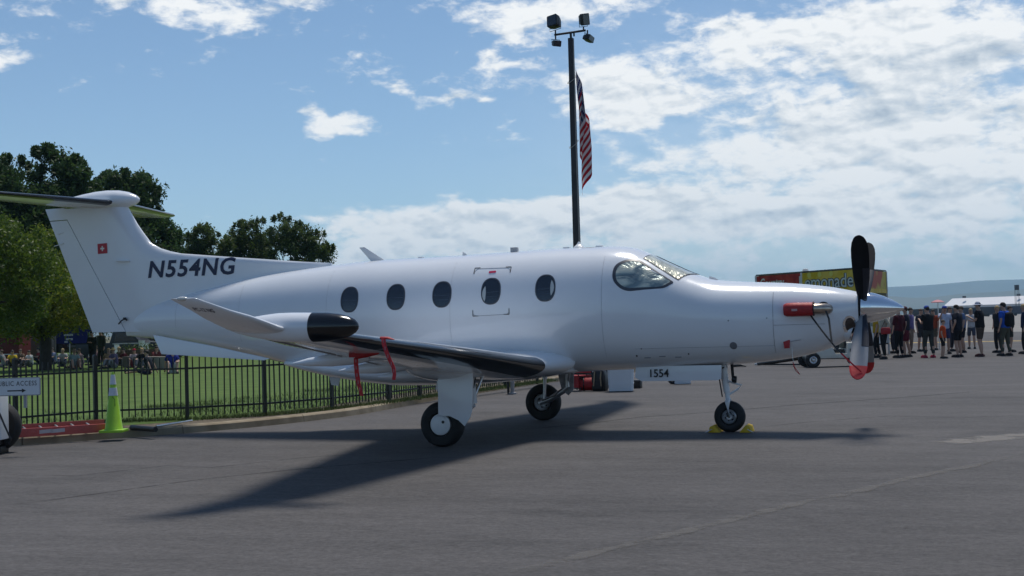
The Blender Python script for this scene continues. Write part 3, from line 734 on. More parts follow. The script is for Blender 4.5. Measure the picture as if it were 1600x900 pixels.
# spinner, propeller, engine intake
AX = Vector((.998, 0, -.045)).normalized(); HUB = Vector((1.845, 0, 1.71))
b = MB(); b.lathe(HUB, AX, [(0, .205), (.02, .218), (.10, .215), (.20, .196), (.30, .165), (.40, .122), (.48, .080), (.54, .044), (.573, .018), (.58, .004)], 40); spn = b.build('spinner', CHROME, plane, smooth=40)
b = MB(); b.disc(HUB-AX*.012, AX, .235, 32, h=.010); b.build('spinner_bulkhead', DARK, plane)
BLADE2 = mat('light grey propeller paint', (.24, .25, .27), .45, noise_=(10, .08), coat=.1)
BOOTG = mat('blade root heater boot', (.012, .016, .03), .6)
REDB = mat('red blade tip sock', (.50, .012, .018), .6, noise_=(8, .2), bump=(14, .5, .01))
e1 = AX.cross(Vector((0, 1, 0))).normalized(); e1 = e1 if e1.z > 0 else -e1; e2 = Vector((0, 1, 0))
for k, an in enumerate((45, 135, 225, 315)):
    # span direction; 45 = up towards the viewer
    sp = (e1*math.cos(R(an)) - e2*math.sin(R(an))).normalized(); ch = AX; nr = sp.cross(ch).normalized()
    hb = HUB+AX*.035
    prof = [(.13, .050, .050), (.20, .060, .044), (.28, .074, .034), (.38, .086, .024), (.55, .103, .016), (.75, .113, .013), (.95, .118, .011), (1.10, .114, .009), (1.20, .101, .007), (1.27, .078, .006), (1.31, .054, .005), (1.333, .02, .004)]
    def bl(lo, hi, gr, nm, m, par):
        b = MB(); rings = []
        P_ = [p for p in prof if lo <= p[0] <= hi]
        for s, c, t in P_:
            tw = R(8)*(1-s/1.33)-R(2); cc = ch*math.cos(tw)+nr*math.sin(tw); nn = nr*math.cos(tw)-ch*math.sin(tw)
            rings.append([hb+sp*s+cc*(c+gr)*math.cos(a)+nn*(t+gr)*math.sin(a) for a in (2*math.pi*j/16 for j in range(16))])
        b.loft(rings); o = b.build(nm, m, par, smooth=50)
        if nm == 'propeller_blade':
            o.data.materials.append(BLADE2)
            for p in o.data.polygons: p.material_index = 1 if p.normal.dot(nr) > 0 else 0
        return o
    blade = bl(0, 2, 0, 'propeller_blade', BLADE, plane)
    if k in (1, 2):
        bl(1.08, 2, .006, 'tip_sock', REDB, blade)
    bh = MB(); P_ = prof[1:6]; rings = []
    for s, c, t in P_:
        tw = R(8)*(1-s/1.33)-R(2); cc = ch*math.cos(tw)+nr*math.sin(tw); nn = nr*math.cos(tw)-ch*math.sin(tw); c0 = hb+sp*s
        rings.append([c0+cc*c*(x_)+nn*y_*(t+.004) for x_, y_ in ((1.05, 0), (.8, .75), (.2, 1), (.2, -1), (.8, -.75))])
    bh.loft(rings); bh.build('heater_boot', BOOTG, blade, smooth=40)
# chin intake: a chromed lip round a dark mouth, with the red plug inside
b = MB(); mouth = []; nn_ = 28
for k in range(nn_):
    a = 2*math.pi*k/nn_; mouth.append((.215*math.cos(a), .125*math.copysign(abs(math.sin(a))**.8, math.sin(a))))
ic = Vector((1.73, 0, 1.365)); idr = Vector((.93, 0, -.36)).normalized(); iup = Vector((.36, 0, .93)).normalized()
rings = []
for off, g in ((-.42, .80), (-.25, 1.02), (-.1, 1.12), (-.02, 1.12), (.015, 1.06), (.012, .98), (-.03, .92)):
    rings.append([ic+idr*off+Vector((0, y*g, 0))+iup*z*g for y, z in mouth])
b.loft(rings, caps=False); b.build('intake_cowl', WHITE, plane, smooth=60)
b = MB(); rings = []
for off, g in ((.0, 1.10), (.022, 1.05), (.022, .97), (-.01, .93)):
    rings.append([ic+idr*off+Vector((0, y*g, 0))+iup*z*g for y, z in mouth])
b.loft(rings, caps=False); b.build('intake_lip', CHROME, plane, smooth=60)
b = MB(); b.prism([ic-idr*.05+Vector((0, y*.93, 0))+iup*z*.93 for y, z in mouth], idr*.01); b.build('intake_duct', DARK, plane)
# side of the intake mouth, where the cowl curls round to the front
def mo(s_):
    P = []
    for k in range(20):
        a = 2*math.pi*k/20; u_ = 1.715+.075*math.cos(a); z_ = 1.475+.115*math.sin(a)-.05*math.cos(a)*0
        zt, zb, hw, nt, nb, zc = pchip(u_); P.append((u_, max(z_, zb+.03)))
    return P
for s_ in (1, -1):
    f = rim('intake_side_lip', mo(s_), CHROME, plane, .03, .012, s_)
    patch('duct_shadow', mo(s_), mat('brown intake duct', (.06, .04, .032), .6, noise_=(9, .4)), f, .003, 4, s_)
# cowling seams and fasteners
def seam(pts, m=SEAM, w_=.004, name='panel_seam'):
    b = MB(); P = [onn(u, z, .0012) for u, z in pts]
    b.tube(P, w_, 4); return b.build(name, m, plane)
seam([(.72, z) for z in np.linspace(1.95, 1.12, 14)]); seam([(u, 1.50) for u in np.linspace(.72, 1.4, 10)], w_=.003)
seam([(u, 1.22) for u in np.linspace(-1.2, .72, 20)], w_=.0025)
seam([(-1.62, z) for z in np.linspace(2.55, 1.1, 18)], w_=.0018)
for u_ in (-3.9, -5.95, -7.6, -8.9): seam([(u_, z) for z in np.linspace(pchip(u_)[0]-.12, pchip(u_)[1]+.25, 18)], w_=.0014)
H = [side_pt(*p) for p in ((743, 420), (798, 418), (796, 491), (739, 494))]
hp = roundpoly(H, .07, 4); seam(hp+[hp[0]], w_=.0035, name='exit_hatch_seam')
for (px, py), dx, dy in (((742.5, 419), 1, 1), ((799, 417), -1, 1), ((795.5, 491), -1, -1), ((739, 494), 1, -1)):
    u, z = side_pt(px, py); L_ = .085; t = .011; b = MB()
    for (u0, z0), (u1, z1) in (((u, z), (u+dx*L_, z)), ((u, z), (u, z-dy*L_))):
        pts = [(u0+(u1-u0)*k/3, z0+(z1-z0)*k/3) for k in range(4)]
        ww = (0, t) if u0 != u1 else (t, 0)
        A_ = [onn(p[0]-ww[0]/2, p[1]-ww[1]/2, .003) for p in pts]; B_ = [onn(p[0]+ww[0]/2, p[1]+ww[1]/2, .003) for p in pts]
        b.add(A_+B_, [(i, i+1, i+5, i+4) for i in range(3)])
    b.build('exit_corner_mark', BLACK, plane)
u, z = side_pt(769.5, 425); patch('exit_handle', roundpoly([(u-.055, z-.016), (u+.055, z-.012), (u+.055, z+.016), (u-.055, z+.012)], .014, 3), mat('red exit handle', (.55, .02, .08), .4), plane, .006, 2)
# ports and small fittings on the cowling and lower side
def port(px, py, r, m, name='access_port'):
    u, z = side_pt(px, py); patch(name, [(u+r*math.cos(a), z+r*math.sin(a)) for a in (2*math.pi*k/18 for k in range(18))], m, plane, .004, 2)
PORT = mat('grey access cap', (.16, .17, .19), .4)
port(1146, 540, .05, PORT); port(995, 556, .012, DARK); port(1002, 545, .008, DARK); port(1076, 553, .010, DARK); port(1138, 501, .010, PORT); port(1198, 497, .008, PORT)
for px, py in ((1012, 559), (1035, 557), (1060, 558)):
    u, z = side_pt(px, py); b = MB(); b.box(on(u, z, .006), (.09, .012, .012)); b.build('louvre', PORT, plane, bevel=.003)
# antennas and roof fittings
b = MB(); b.prism([(-5.72, -.008, 2.88), (-5.63, -.008, 2.885), (-5.28, -.008, 2.66), (-5.52, -.008, 2.655)], (0, .016, 0)); b.build('blade_antenna', WHITE2, plane, bevel=.005)
def roof_bit(px, w_, h, nm='roof_antenna', m=WHITE2, sh='box'):
    d = ray(px, 395); k = (0-CAM.y)/d.y; q = CAM+d*k; zt = pchip(q.x)[0]
    b = MB()
    if sh == 'box': b.box((q.x, 0, zt+h/2-.01), (w_, .08, h+.02))
    elif sh == 'dome': b.lathe((q.x, 0, zt-.02), (0, 0, 1), [(0, w_/2), (h*.4, w_*.38), (h*.8, w_*.16), (h+.02, .012)], 16)
    else: b.prism([(q.x-w_/2, -.006, zt-.01), (q.x+w_/2, -.006, zt-.01), (q.x+w_*.1, -.006, zt+h*.5), (q.x-w_*.45, -.006, zt+h)], (0, .012, 0))
    b.build(nm, m, plane, bevel=.006 if sh == 'box' else 0)
roof_bit(658, .08, .018); roof_bit(727, .09, .06, sh='fin'); roof_bit(804, .105, .07, m=mat('grey roof box', (.35, .36, .38), .5)); roof_bit(886, .10, .02)
roof_bit(905, .20, .09, sh='dome'); roof_bit(937, .10, .02); roof_bit(1114, .14, .05, sh='fin')
# underside antennas
for u, v in ((-6.3, 0), (-5.3, .1)):
    b = MB(); b.prism([(u, -v-.006, .90), (u+.22, -v-.006, .88), (u+.16, -v-.006, .72), (u+.04, -v-.006, .74)], (0, .012, 0)); b.build('belly_antenna', WHITE2, plane)

# landing gear
def wheel(parent, c, r, wd, rim_r, side, capped):
    n = 40; b = MB()
    prof = [(-wd*.30, rim_r), (-wd*.47, rim_r+.02), (-wd*.5, rim_r+(r-rim_r)*.45), (-wd*.44, r-.035), (-wd*.30, r-.010), (-wd*.12, r), (wd*.12, r), (wd*.30, r-.010), (wd*.44, r-.035), (wd*.5, rim_r+(r-rim_r)*.45), (wd*.47, rim_r+.02), (wd*.30, rim_r)]
    rings = [[Vector((rr*math.cos(a), h, rr*math.sin(a))) for a in (2*math.pi*k/n for k in range(n))] for h, rr in prof]
    # flattened where it carries the load
    fl = -(c[2]-.0); rings = [[Vector((q.x*(1.03 if q.z < fl*.75 else 1), q.y*(1.10 if q.z < fl*.8 else 1), max(q.z, fl))) for q in rg] for rg in rings]
    rings.append(rings[0]); b.loft(rings, caps=False); ty = b.build('tyre', RUBBER, parent, smooth=40, loc=c)
    b = MB(); s_ = -side
    if capped:
        b.lathe((0, s_*wd*.20, 0), (0, s_, 0), [(0, rim_r+.002), (.05, rim_r-.004), (.062, rim_r-.03), (.072, rim_r*.5), (.075, .01)], 32)
        o = b.build('wheel_cap', WHITE2, parent, smooth=40, loc=c)
        b = MB(); b.disc((.05, s_*(wd*.2+.070), .035), (0, s_, 0), .020, 16, h=.008); b.build('cap_port', BLACK, o)
    else:
        b.lathe((0, s_*wd*.02, 0), (0, s_, 0), [(0, rim_r), (.07, rim_r), (.085, rim_r-.012), (.06, rim_r-.028), (.03, rim_r*.55), (.055, rim_r*.42), (.07, rim_r*.36), (.07, .01)], 32)
        o = b.build('wheel_hub', STEEL, parent, smooth=35, loc=c)
        for k in range(6):
            a = 2*math.pi*k/6+.3; b = MB(); b.disc((rim_r*.63*math.cos(a), s_*(wd*.02+.03), rim_r*.63*math.sin(a)), (0, s_, 0), rim_r*.13, 10, h=.012); b.build('hub_hole', DARK, o)
        b = MB(); b.disc((0, s_*(wd*.02+.07), 0), (0, s_, 0), rim_r*.16, 12, h=.01); b.build('axle_nut', BLACK, o)
for sg in (1, -1):
    gr = plane
    wc = (-3.48, -sg*2.265, .300); wheel(gr, wc, .305, .215, .145, 1, sg == 1)
    # trailing link, leg and shock strut inboard of the wheel
    vi = sg*2.265-sg*.19 if sg == 1 else -2.265+.20
    yy = -vi
    dx_ = -.13 if sg == 1 else .0
    b = MB(); b.tube([(-3.48, yy, .30), (-3.30, yy, .36), (-3.06+dx_, yy, .50), (-2.98+dx_, yy, .56)], [.045, .05, .05, .055], 10); b.tube([(-2.98+dx_, yy, .56), (-2.99+dx_, yy, .80), (-3.0+dx_, yy, 1.05)], [.06, .05, .055], 10)
    b.tube([(-3.48, yy, .30), (-3.48, -sg*2.265, .30)], .03, 8); b.build('gear_leg', mat('white gear enamel', (.62, .63, .64), .35) if sg > 0 else STEEL, gr, smooth=50)
    b = MB(); b.tube([(-3.40, yy, .36), (-3.38, yy, .72)], [.026, .026], 10); b.tube([(-3.38, yy, .70), (-3.36, yy, 1.05)], [.038, .038], 10); b.build('shock_strut', STEEL, gr, smooth=50)
    b = MB(); b.tube([(-2.98+dx_, yy, .60), (-2.88+dx_, yy+sg*.20, .98)], .022, 8); b.build('side_brace', STEEL, gr, smooth=50)
    b = MB(); b.tube([(-3.05, yy-.02, .95), (-3.1, yy-.03, .7), (-3.02+dx_, yy-.02, .6), (-3.2, yy-.05, .42), (-3.42, yy-.06, .34)], .009, 6); b.build('brake_hose', BLACK, gr, smooth=60)
# outboard leg doors
def door(sg):
    v = sg*(2.265+.165)
    P = [(-3.47, 1.02), (-2.97, 1.03), (-2.99, .50), (-3.02, .40), (-3.10, .285), (-3.18, .36), (-3.30, .415), (-3.47, .43)]
    b = MB(); b.prism([Vector((u, -(v+sg*(1.0-z)*.03), z)) for u, z in P], (0, sg*.022, 0)); b.build('gear_door', WHITE, plane, bevel=.006)
door(1)
P = [(-3.20, 1.02), (-2.86, 1.02), (-2.88, .52), (-2.97, .42), (-3.08, .50)]
b = MB(); b.prism([Vector((u, 2.02, z)) for u, z in P], (0, .02, 0)); b.build('gear_door', mat('scuffed grey door inside', (.28, .29, .31), .5, noise_=(14, .35)), plane, bevel=.005)
# inboard doors folded down
b = MB(); b.prism([Vector((u, -1.25, z)) for u, z in ((-3.95, .88), (-3.50, .84), (-3.46, .62), (-3.60, .59), (-3.86, .60), (-3.99, .72))], (0, .02, -.0)); b.build('inner_gear_door', WHITE, plane, bevel=.006)
b = MB(); b.prism([Vector((u, .9, z)) for u, z in ((-4.55, .84), (-4.30, .84), (-4.42, .60), (-4.55, .46), (-4.72, .46))], (0, .02, -.0)); b.build('inner_gear_door', WHITE, plane, bevel=.006)
# nose gear
wheel(plane, (0, 0, .218), .222, .16, .105, 1, False)
NG = WHITE2
b = MB(); b.tube([(-.10, 0, 1.05), (-.06, 0, .80), (-.03, 0, .56)], [.055, .052, .045], 12); b.tube([(-.03, 0, .56), (-.02, 0, .46)], [.034, .034], 10); b.build('nose_strut', NG, plane, smooth=50)
b = MB()
for s_ in (1, -1): b.tube([(-.02, -s_*.02, .47), (-.01, -s_*.115, .42), (0, -s_*.115, .22)], [.035, .034, .028], 10, flat=.7)
b.build('nose_fork', NG, plane, smooth=50)
b = MB(); b.tube([(-.02, 0, .52), (.12, 0, .60), (.18, 0, .66), (.04, 0, .70), (-.05, 0, .74)], [.016, .014, .014, .014, .016], 8); b.build('torque_link', NG, plane, smooth=50)
b = MB(); b.tube([(-.13, -.05, .80), (-.09, -.05, .50)], .010, 6); b.tube([(-.22, -.03, .80), (-.1, -.03, .78)], .018, 6); b.build('drag_link', BLACK, plane, smooth=50)
b = MB(); b.lathe((.10, -.05, .745), (1, 0, -.1), [(-.05, .02), (-.04, .045), (.0, .05), (.02, .045)], 16); b.build('taxi_light', BLACK, plane, smooth=40)
b = MB(); b.tube([(.05, 0, .98), (.06, 0, .80), (.07, -.03, .74)], .022, 8); b.build('steering_actuator', DARK, plane, smooth=50)
# nose gear doors with the number
for s_ in (1, -1):
    b = MB(); b.prism([Vector((u, -s_*.27, z)) for u, z in ((-1.28, .96), (-.05, .96), (-.06, .765), (-.12, .745), (-1.20, .745), (-1.30, .80))], (0, s_*.02, 0)); d_ = b.build('nose_gear_door', WHITE, plane, bevel=.006)
    if s_ == 1: nose_door = d_
b = MB(); b.box((-.66, 0, .915), (1.22, .44, .02)); b.build('gear_bay', DARK, plane)

# exhaust stub on the near side
ep = side_pt(1287, 482); E0 = on(ep[0], ep[1], 0)
patch('exhaust_cutout', [(ep[0]-.005+.088*math.cos(a), ep[1]+.005+.088*math.sin(a)) for a in (2*math.pi*k/24 for k in range(24))], DARK, plane, .003, 3)
b = MB(); b.tube([E0+Vector((.05, .05, -.01)), E0+Vector((.035, -.04, -.008)), E0+Vector((-.03, -.10, -.004)), E0+Vector((-.13, -.13, -.004)), E0+Vector((-.42, -.152, -.004))], [.075, .075, .074, .072, .068], 18); b.build('exhaust_stack', EXH, plane, smooth=50)
EXC = thing('exhaust_cover', 'padded red cover pushed over the exhaust pipe on the side of the nose', 'engine cover', E0+Vector((-.245, -.15, 0)))
b = MB(); rings = []
for x, ry, rz2 in ((.125, .080, .080), (.12, .092, .090), (.0, .094, .092), (-.14, .093, .094), (-.235, .085, .090), (-.272, .060, .072), (-.278, .02, .03)):
    rings.append([Vector((x, ry*math.copysign(abs(math.cos(a))**.85, math.cos(a)), -.004+rz2*math.copysign(abs(math.sin(a))**.85, math.sin(a)))) for a in (2*math.pi*k/24 for k in range(24))])
b.loft(rings); b.build('sleeve', RED, EXC, smooth=50)
b = MB(); b.box((-.12, -.099, -.01), (.075, .004, .03)); b.build('white_print', mat('faded print', (.5, .3, .3), .7), EXC)
b = MB(); b.tube([Vector((.125, .0, 0))+Vector((0, .09*math.cos(a), .088*math.sin(a))) for a in (2*math.pi*k/20 for k in range(21))], .012, 6); b.build('hem', mat('dark hem', (.05, .006, .008), .7), EXC)

# ---- lettering
_dg = None
def text_mesh(body, size=1, shear=0, bold=0, spacing=1, sx=1, res=3):
    c = bpy.data.curves.new('txt', 'FONT'); c.body = body; c.size = size; c.shear = shear; c.offset = bold; c.space_character = spacing; c.resolution_u = res
    o = bpy.data.objects.new('txt', c); COL.objects.link(o); bpy.context.view_layer.update()
    me = bpy.data.meshes.new_from_object(o.evaluated_get(bpy.context.evaluated_depsgraph_get())); bpy.data.objects.remove(o)
    n = len(me.vertices); P = np.zeros(n*3); me.vertices.foreach_get('co', P); P = P.reshape(-1, 3)
    P[:, 0] = (P[:, 0]-P[:, 0].min())*sx; wd = P[:, 0].max(); hg = P[:, 1].max(); lo = P[:, 1].min()
    F = [tuple(p.vertices) for p in me.polygons]; bpy.data.meshes.remove(me)
    return P, F, wd, (lo, hg)
def lettering(body, m, parent, fn, w_, h_, name='lettering', **kw):
    """letters mapped by fn(x, y) for x in 0..w_, y in 0..h_, metres"""
    P, F, wd, (lo, hg) = text_mesh(body, **kw); me = bpy.data.meshes.new(name)
    me.from_pydata([(p[0]/wd*w_, (p[1]-lo)/(hg-lo)*h_, 0) for p in P], [], F); bm = bmesh.new(); bm.from_mesh(me)
    if w_ > 1.55 and name == 'registration_lettering':
        bmesh.ops.triangulate(bm, faces=bm.faces)
        for _ in range(4):
            long = [e for e in bm.edges if e.calc_length() > .035]
            if not long: break
            bmesh.ops.subdivide_edges(bm, edges=long, cuts=1); bmesh.ops.triangulate(bm, faces=bm.faces)
    for v in bm.verts: v.co = fn(v.co.x, v.co.y)
    bm.to_mesh(me); bm.free(); return link(name, me, m, parent)
# registration on the dorsal fin
from mathutils.bvhtree import BVHTree
def bvh(o):
    me = o.data; return BVHTree.FromPolygons([v.co for v in me.vertices], [tuple(p.vertices) for p in me.polygons])
_bv = [bvh(fus), bvh(fin)]
def near_y(u, z):
    ys = [h[0].y for h in (t_.ray_cast(Vector((u, -4, z)), Vector((0, 1, 0))) for t_ in _bv) if h[0] is not None]
    return min(ys) if ys else -.05
def reg(x, y):
    u = -9.515+x; z = 2.540+y+x*.002
    # slanting baseline as on the fin
    return Vector((u, near_y(u, z)-.007, z))
lettering('N554NG', NAVY, plane, reg, 1.62, .285, 'registration_lettering', shear=.17, bold=.025, spacing=1.10)
lettering('1554', BLACK, nose_door, lambda x, y: Vector((-1.07+x, -.2925, .80+y)), .27, .115, 'number_lettering', bold=.015)
WB = [bvh(o) for o in plane.children if o.name == 'wing'][0]
def wl(x, y):
    u, z = -3.66+x, 1.815+y-x*.10; h = WB.ray_cast(Vector((u, -12, z)), Vector((0, 1, 0)))
    return Vector((u, (h[0].y if h[0] is not None else -7.9)-.005, z))
lettering('PC-12 NG', NAVY, plane, wl, .21, .034, 'winglet_lettering', bold=.01)
# small square flag with a white cross
fu, fz = -10.41, 3.07
b = MB(); hf = lambda u, z: near_y(u, z)-.005
b.add([(u, hf(u, z), z) for u, z in ((fu-.10, fz-.085), (fu+.10, fz-.08), (fu+.10, fz+.09), (fu-.10, fz+.085))], [(0, 1, 2, 3)]); flag = b.build('tail_flag', mat('flag red', (.42, .01, .025), .35), plane)
b = MB()
for dx, dz in ((.042, .013), (.013, .042)):
    b.add([(u, hf(u, z)-.003-(.001 if dx > dz else 0), z) for u, z in ((fu-dx, fz-dz+.002), (fu+dx, fz-dz+.002), (fu+dx, fz+dz+.002), (fu-dx, fz+dz+.002))], [(0, 1, 2, 3)])
b.build('white_cross', mat('flag white', (.75, .72, .68), .5), flag)
# wing underside details seen from the front: lights, pitot
b = MB(); b.tube([(-3.05, -5.45, 1.36), (-3.05, -5.45, 1.27), (-2.80, -5.45, 1.27)], [.02, .016, .010], 8); b.build('pitot_mast', STEEL, plane, smooth=50)

PRINT = mat('pale print', (.45, .16, .18), .7)
# ---- covers and warning streamers hung on the aircraft
def streamer(label, top, pts, w_=.045, cover=None):
    t = thing('warning_streamer', label, 'streamer', top)
    P = [Vector(p) for p in pts]; b = MB(); rings = []
    for i, p in enumerate(P):
        tw = .35*math.sin(i*.9); d = Vector((math.cos(tw), math.sin(tw), 0))*w_/2; nrm_ = Vector((-math.sin(tw), math.cos(tw), 0))*.003
        rings.append([p-d-nrm_, p+d-nrm_, p+d+nrm_, p-d+nrm_])
    b.loft(rings); b.build('ribbon', REDT, t, smooth=60)
    if cover: cover(t)
    # pale dashes of the printed warning
    for i in range(1, len(P)-1):
        b = MB(); p = (P[i]+P[i-1])/2; b.box(p+Vector((0, -.006, 0)), (w_*.30, .003, (P[i]-P[i-1]).length*.45)); b.build('ribbon_print', PRINT, t)
    return t
def cov1(t):
    b = MB(); b.box((-.03, 0, .03), (.09, .05, .15)); b.tube([(0, 0, -.03), (.14, 0, -.005), (.26, 0, .015), (.31, 0, .02)], [.038, .042, .036, .006], 10); b.build('pitot_cover', RED, t, bevel=.0, smooth=50)
# pitot cover under the wing
q = CAM+ray(556, 552)*((5.45+(-CAM.y)-0)/1 and ((-5.45-CAM.y)/ray(556, 552).y))
streamer('red warning streamer hanging from the L-shaped red pitot cover under the wing', q, [(0, 0, -.05), (.0, 0, -.12), (.005, 0, -.2), (.015, 0, -.28), (.03, 0, -.36), (.05, 0, -.43), (.06, 0, -.47)], .05, cov1)
q = CAM+ray(603, 531)*((-6.0-CAM.y)/ray(603, 531).y)
def cov2(t):
    b = MB(); b.tube([(-.06, .02, .02), (.03, -.01, .018), (.10, -.01, .0)], [.03, .028, .008], 10, flat=.55); b.build('vane_cover', RED, t, smooth=50)
streamer('red warning streamer draped over the black leading edge of the wing', q, [(-.02, -.02, .02), (.0, -.05, -.05), (.03, -.06, -.13), (.06, -.05, -.21), (.10, -.05, -.29), (.11, -.05, -.36), (.10, -.05, -.42)], .045, cov2)
u, z = side_pt(1229, 537); q = on(u, z, .004)
t = thing('static_port_cover', 'small red cover tag on the lower side of the nose with its streamer below', 'cover', q)
b = MB(); b.prism([(-.045, -.006, .055), (.05, -.006, .05), (.045, -.012, -.06), (-.03, -.012, -.065)], (0, -.012, 0)); b.build('tag', RED, t, bevel=.003)
b = MB(); b.tube([(.05, -.01, .03), (.12, -.012, .038), (.20, -.01, .05)], .004, 5); b.build('cord', STEEL, t)
b = MB(); b.tube([(.07, -.01, -.05), (.08, -.02, -.2), (.09, -.02, -.26)], .003, 5); b.build('thread', STEEL, t)
b = MB(); P = [Vector((.08, -.02, -.25)), Vector((.10, -.03, -.32)), Vector((.15, -.04, -.39)), Vector((.17, -.04, -.42)), Vector((.12, -.03, -.38)), Vector((.085, -.03, -.30))]
b.tube(P, [.010]*6, 6, flat=.4); b.build('ribbon', REDT, t, smooth=60)
# prop tether: black strap from the exhaust to the lower blade, red at the end
bt = HUB+AX*.10+(e1*math.cos(R(135))-e2*math.sin(R(135))).normalized()*1.20
bt = bt+Vector((-.02, -.02, 0))
t = thing('propeller_tether', 'black and red strap tying the lower propeller blade to the exhaust pipe', 'strap', E0+Vector((-.18, -.15, -.06)))
o0 = t.location.copy(); L1 = bt-o0
def strap(P, w_, m, nm):
    b = MB(); rings = []
    for p in P: p = Vector(p); rings.append([p+Vector((-w_/2, -.003, 0)), p+Vector((w_/2, -.003, 0)), p+Vector((w_/2, .003, 0)), p+Vector((-w_/2, .003, 0))])
    b.loft(rings); b.build(nm, m, t, smooth=60)
sag = [L1*k+Vector((0, -.10*math.sin(math.pi*k), -.045*math.sin(math.pi*k))) for k in np.linspace(0, 1, 12)]
strap(sag[:8], .028, BLACK, 'black_strap'); strap([p+Vector((0, -.006, 0)) for p in sag[7:]], .03, REDT, 'red_strap')
strap([Vector((.22, -.0, .03)), Vector((.26, -.03, -.08)), (Vector((.26, -.03, -.08))+sag[5])/2+Vector((0, -.02, 0)), sag[5]+Vector((0, -.01, 0))], .026, BLACK, 'black_strap')
# intake plug
t = thing('intake_plug', 'red plug stuffed in the chin air intake below the spinner', 'plug', ic-idr*.02)
b = MB(); b.prism([idr*-.02+Vector((0, y*.86, 0))+iup*(z*.66-.02) for y, z in mouth], idr*.03); b.build('foam', mat('dull red foam', (.12, .035, .03), .8, noise_=(12, .3)), t, bevel=.006)
b = MB(); b.tube([idr*.02+Vector((0, -.10, .02)), idr*.05+Vector((0, -.14, -.06)), idr*.03+Vector((.02, -.17, -.14)), Vector((.07, -.18, -.22))], .016, 6, flat=.4); b.build('ribbon', REDT, t)
# wheel chocks
CHK = patch_mat('yellow chock plastic', (.55, .33, .02), (.66, .45, .06), 8)
for dx, lab in ((-.205, 'yellow wheel chock wedged behind the nose wheel'), (.235, 'yellow wheel chock wedged in front of the nose wheel')):
    t = thing('wheel_chock', lab, 'chock', (dx, 0, 0), 0, 'chocks at the nose wheel')
    b = MB(); s_ = 1 if dx > 0 else -1
    b.prism([Vector((s_*x, -.16, z)) for x, z in ((-.085, .002), (-.02, .075), (.005, .105), (.06, .085), (.085, .002))], (0, .32, 0)); b.build('block', CHK, t, bevel=.006)
    b = MB(); b.tube([(s_*.03, -.16, .05), (s_*.10, -.19, .012), (s_*.12, -.21, .006)], .006, 6); b.build('rope', STEEL, t)
# ------------------------------------------------------------------ fence
FENCE = mat('black fence enamel', (.008, .011, .010), .38, noise_=(10, .2))
FPX_ = [(-160, 696), (-30, 679), (150, 661.5), (293, 656), (414, 649), (519, 639.5), (608, 629), (650, 623), (700, 616), (750, 610.5), (825, 600), (868, 594)]
FL = spline([gp(px, py, .115) for px, py in FPX_], 8)
cum = [0]
for i in range(1, len(FL)): cum.append(cum[-1]+(FL[i]-FL[i-1]).length)
def fpt(s):
    i = max(0, min(len(FL)-2, int(np.searchsorted(cum, s))-1)); t = (s-cum[i])/(cum[i+1]-cum[i]); p = FL[i]*(1-t)+FL[i+1]*t; d = (FL[i+1]-FL[i]).normalized(); return p, d
def s_of(px, py):
    q = gp(px, py, .115); return min(range(len(FL)), key=lambda i: (FL[i]-q).length)
posts = [cum[s_of(*p)] for p in ((150, 661.5), (293, 656), (414, 649), (519, 639.5), (608, 629), (655, 622))]
d0 = posts[1]-posts[0]; posts = [posts[0]-d0*k for k in (3, 2, 1)]+posts
while posts[-1]+1.9 < cum[-1]-.5: posts.append(posts[-1]+2.1)
posts = [s for s in posts if s > 0]
fn = thing('picket_fence', 'black metal picket fence along the lawn behind the aircraft tail', 'fence', FL[0])
O = FL[0]; HF = 1.08
def one(name, me, p, d, z=0):
    o = link(name, me, FENCE, fn, p-O+Vector((0, 0, z))); o.rotation_euler = (0, 0, math.atan2(d.y, d.x)); return o
pm = MB().box((0, 0, HF/2+.02), (.062, .062, HF+.10)).mesh('fence_post'); cm = MB().box((0, 0, HF+.085), (.075, .075, .03), taper=.3).mesh('post_cap')
km = MB().box((0, 0, HF/2+.04), (.020, .020, HF-.07)).mesh('picket')
for i, s in enumerate(posts):
    p, d = fpt(s); o = one('fence_post', pm, p, d); c = link('post_cap', cm, FENCE, o)
n_p = 0
for i in range(len(posts)-1):
    n_ = round((posts[i+1]-posts[i])/.108)
    for k in range(1, n_):
        p, d = fpt(posts[i]+(posts[i+1]-posts[i])*k/n_+random.uniform(-.004, .004)); o = one('picket', km, p, d, random.uniform(-.008, .008)); n_p += 1; o.rotation_euler[1] = R(random.gauss(0, .35))
    a, _ = fpt(posts[i]); b_, _ = fpt(posts[i+1]); L_ = (b_-a).length; d = (b_-a).normalized()
    for z in (.21, HF-.19):
        m_ = MB().box((L_/2, 0, z), (L_-.06, .034, .032)); me = m_.mesh('rail'); one('rail', me, a, d)

# grass blades and weeds along the foot of the fence
rng = np.random.default_rng(9); nb = 26000; S_ = rng.random(nb)*(cum[-1]-.3); w__ = rng.random(nb); V = np.zeros((nb, 3, 3))
PX = np.array([[p.x, p.y] for p in FL]); CU = np.array(cum); ix = np.clip(np.searchsorted(CU, S_)-1, 0, len(PX)-2); tt = ((S_-CU[ix])/(CU[ix+1]-CU[ix]))[:, None]
P2 = PX[ix]*(1-tt)+PX[ix+1]*tt; dd = PX[ix+1]-PX[ix]; dd /= np.linalg.norm(dd, axis=1)[:, None]; nn2 = np.stack([-dd[:, 1], dd[:, 0]], 1)
lat = np.where(w__ < .55, rng.normal(size=nb)*.10, rng.random(nb)*5.0-.1); P2 = P2+nn2*lat[:, None]
hh = (.03+.06*rng.random(nb))*(1+.8*(rng.random(nb) < .05)); an = rng.random(nb)*6.28; lx, ly = rng.normal(size=nb)*.018, rng.normal(size=nb)*.018
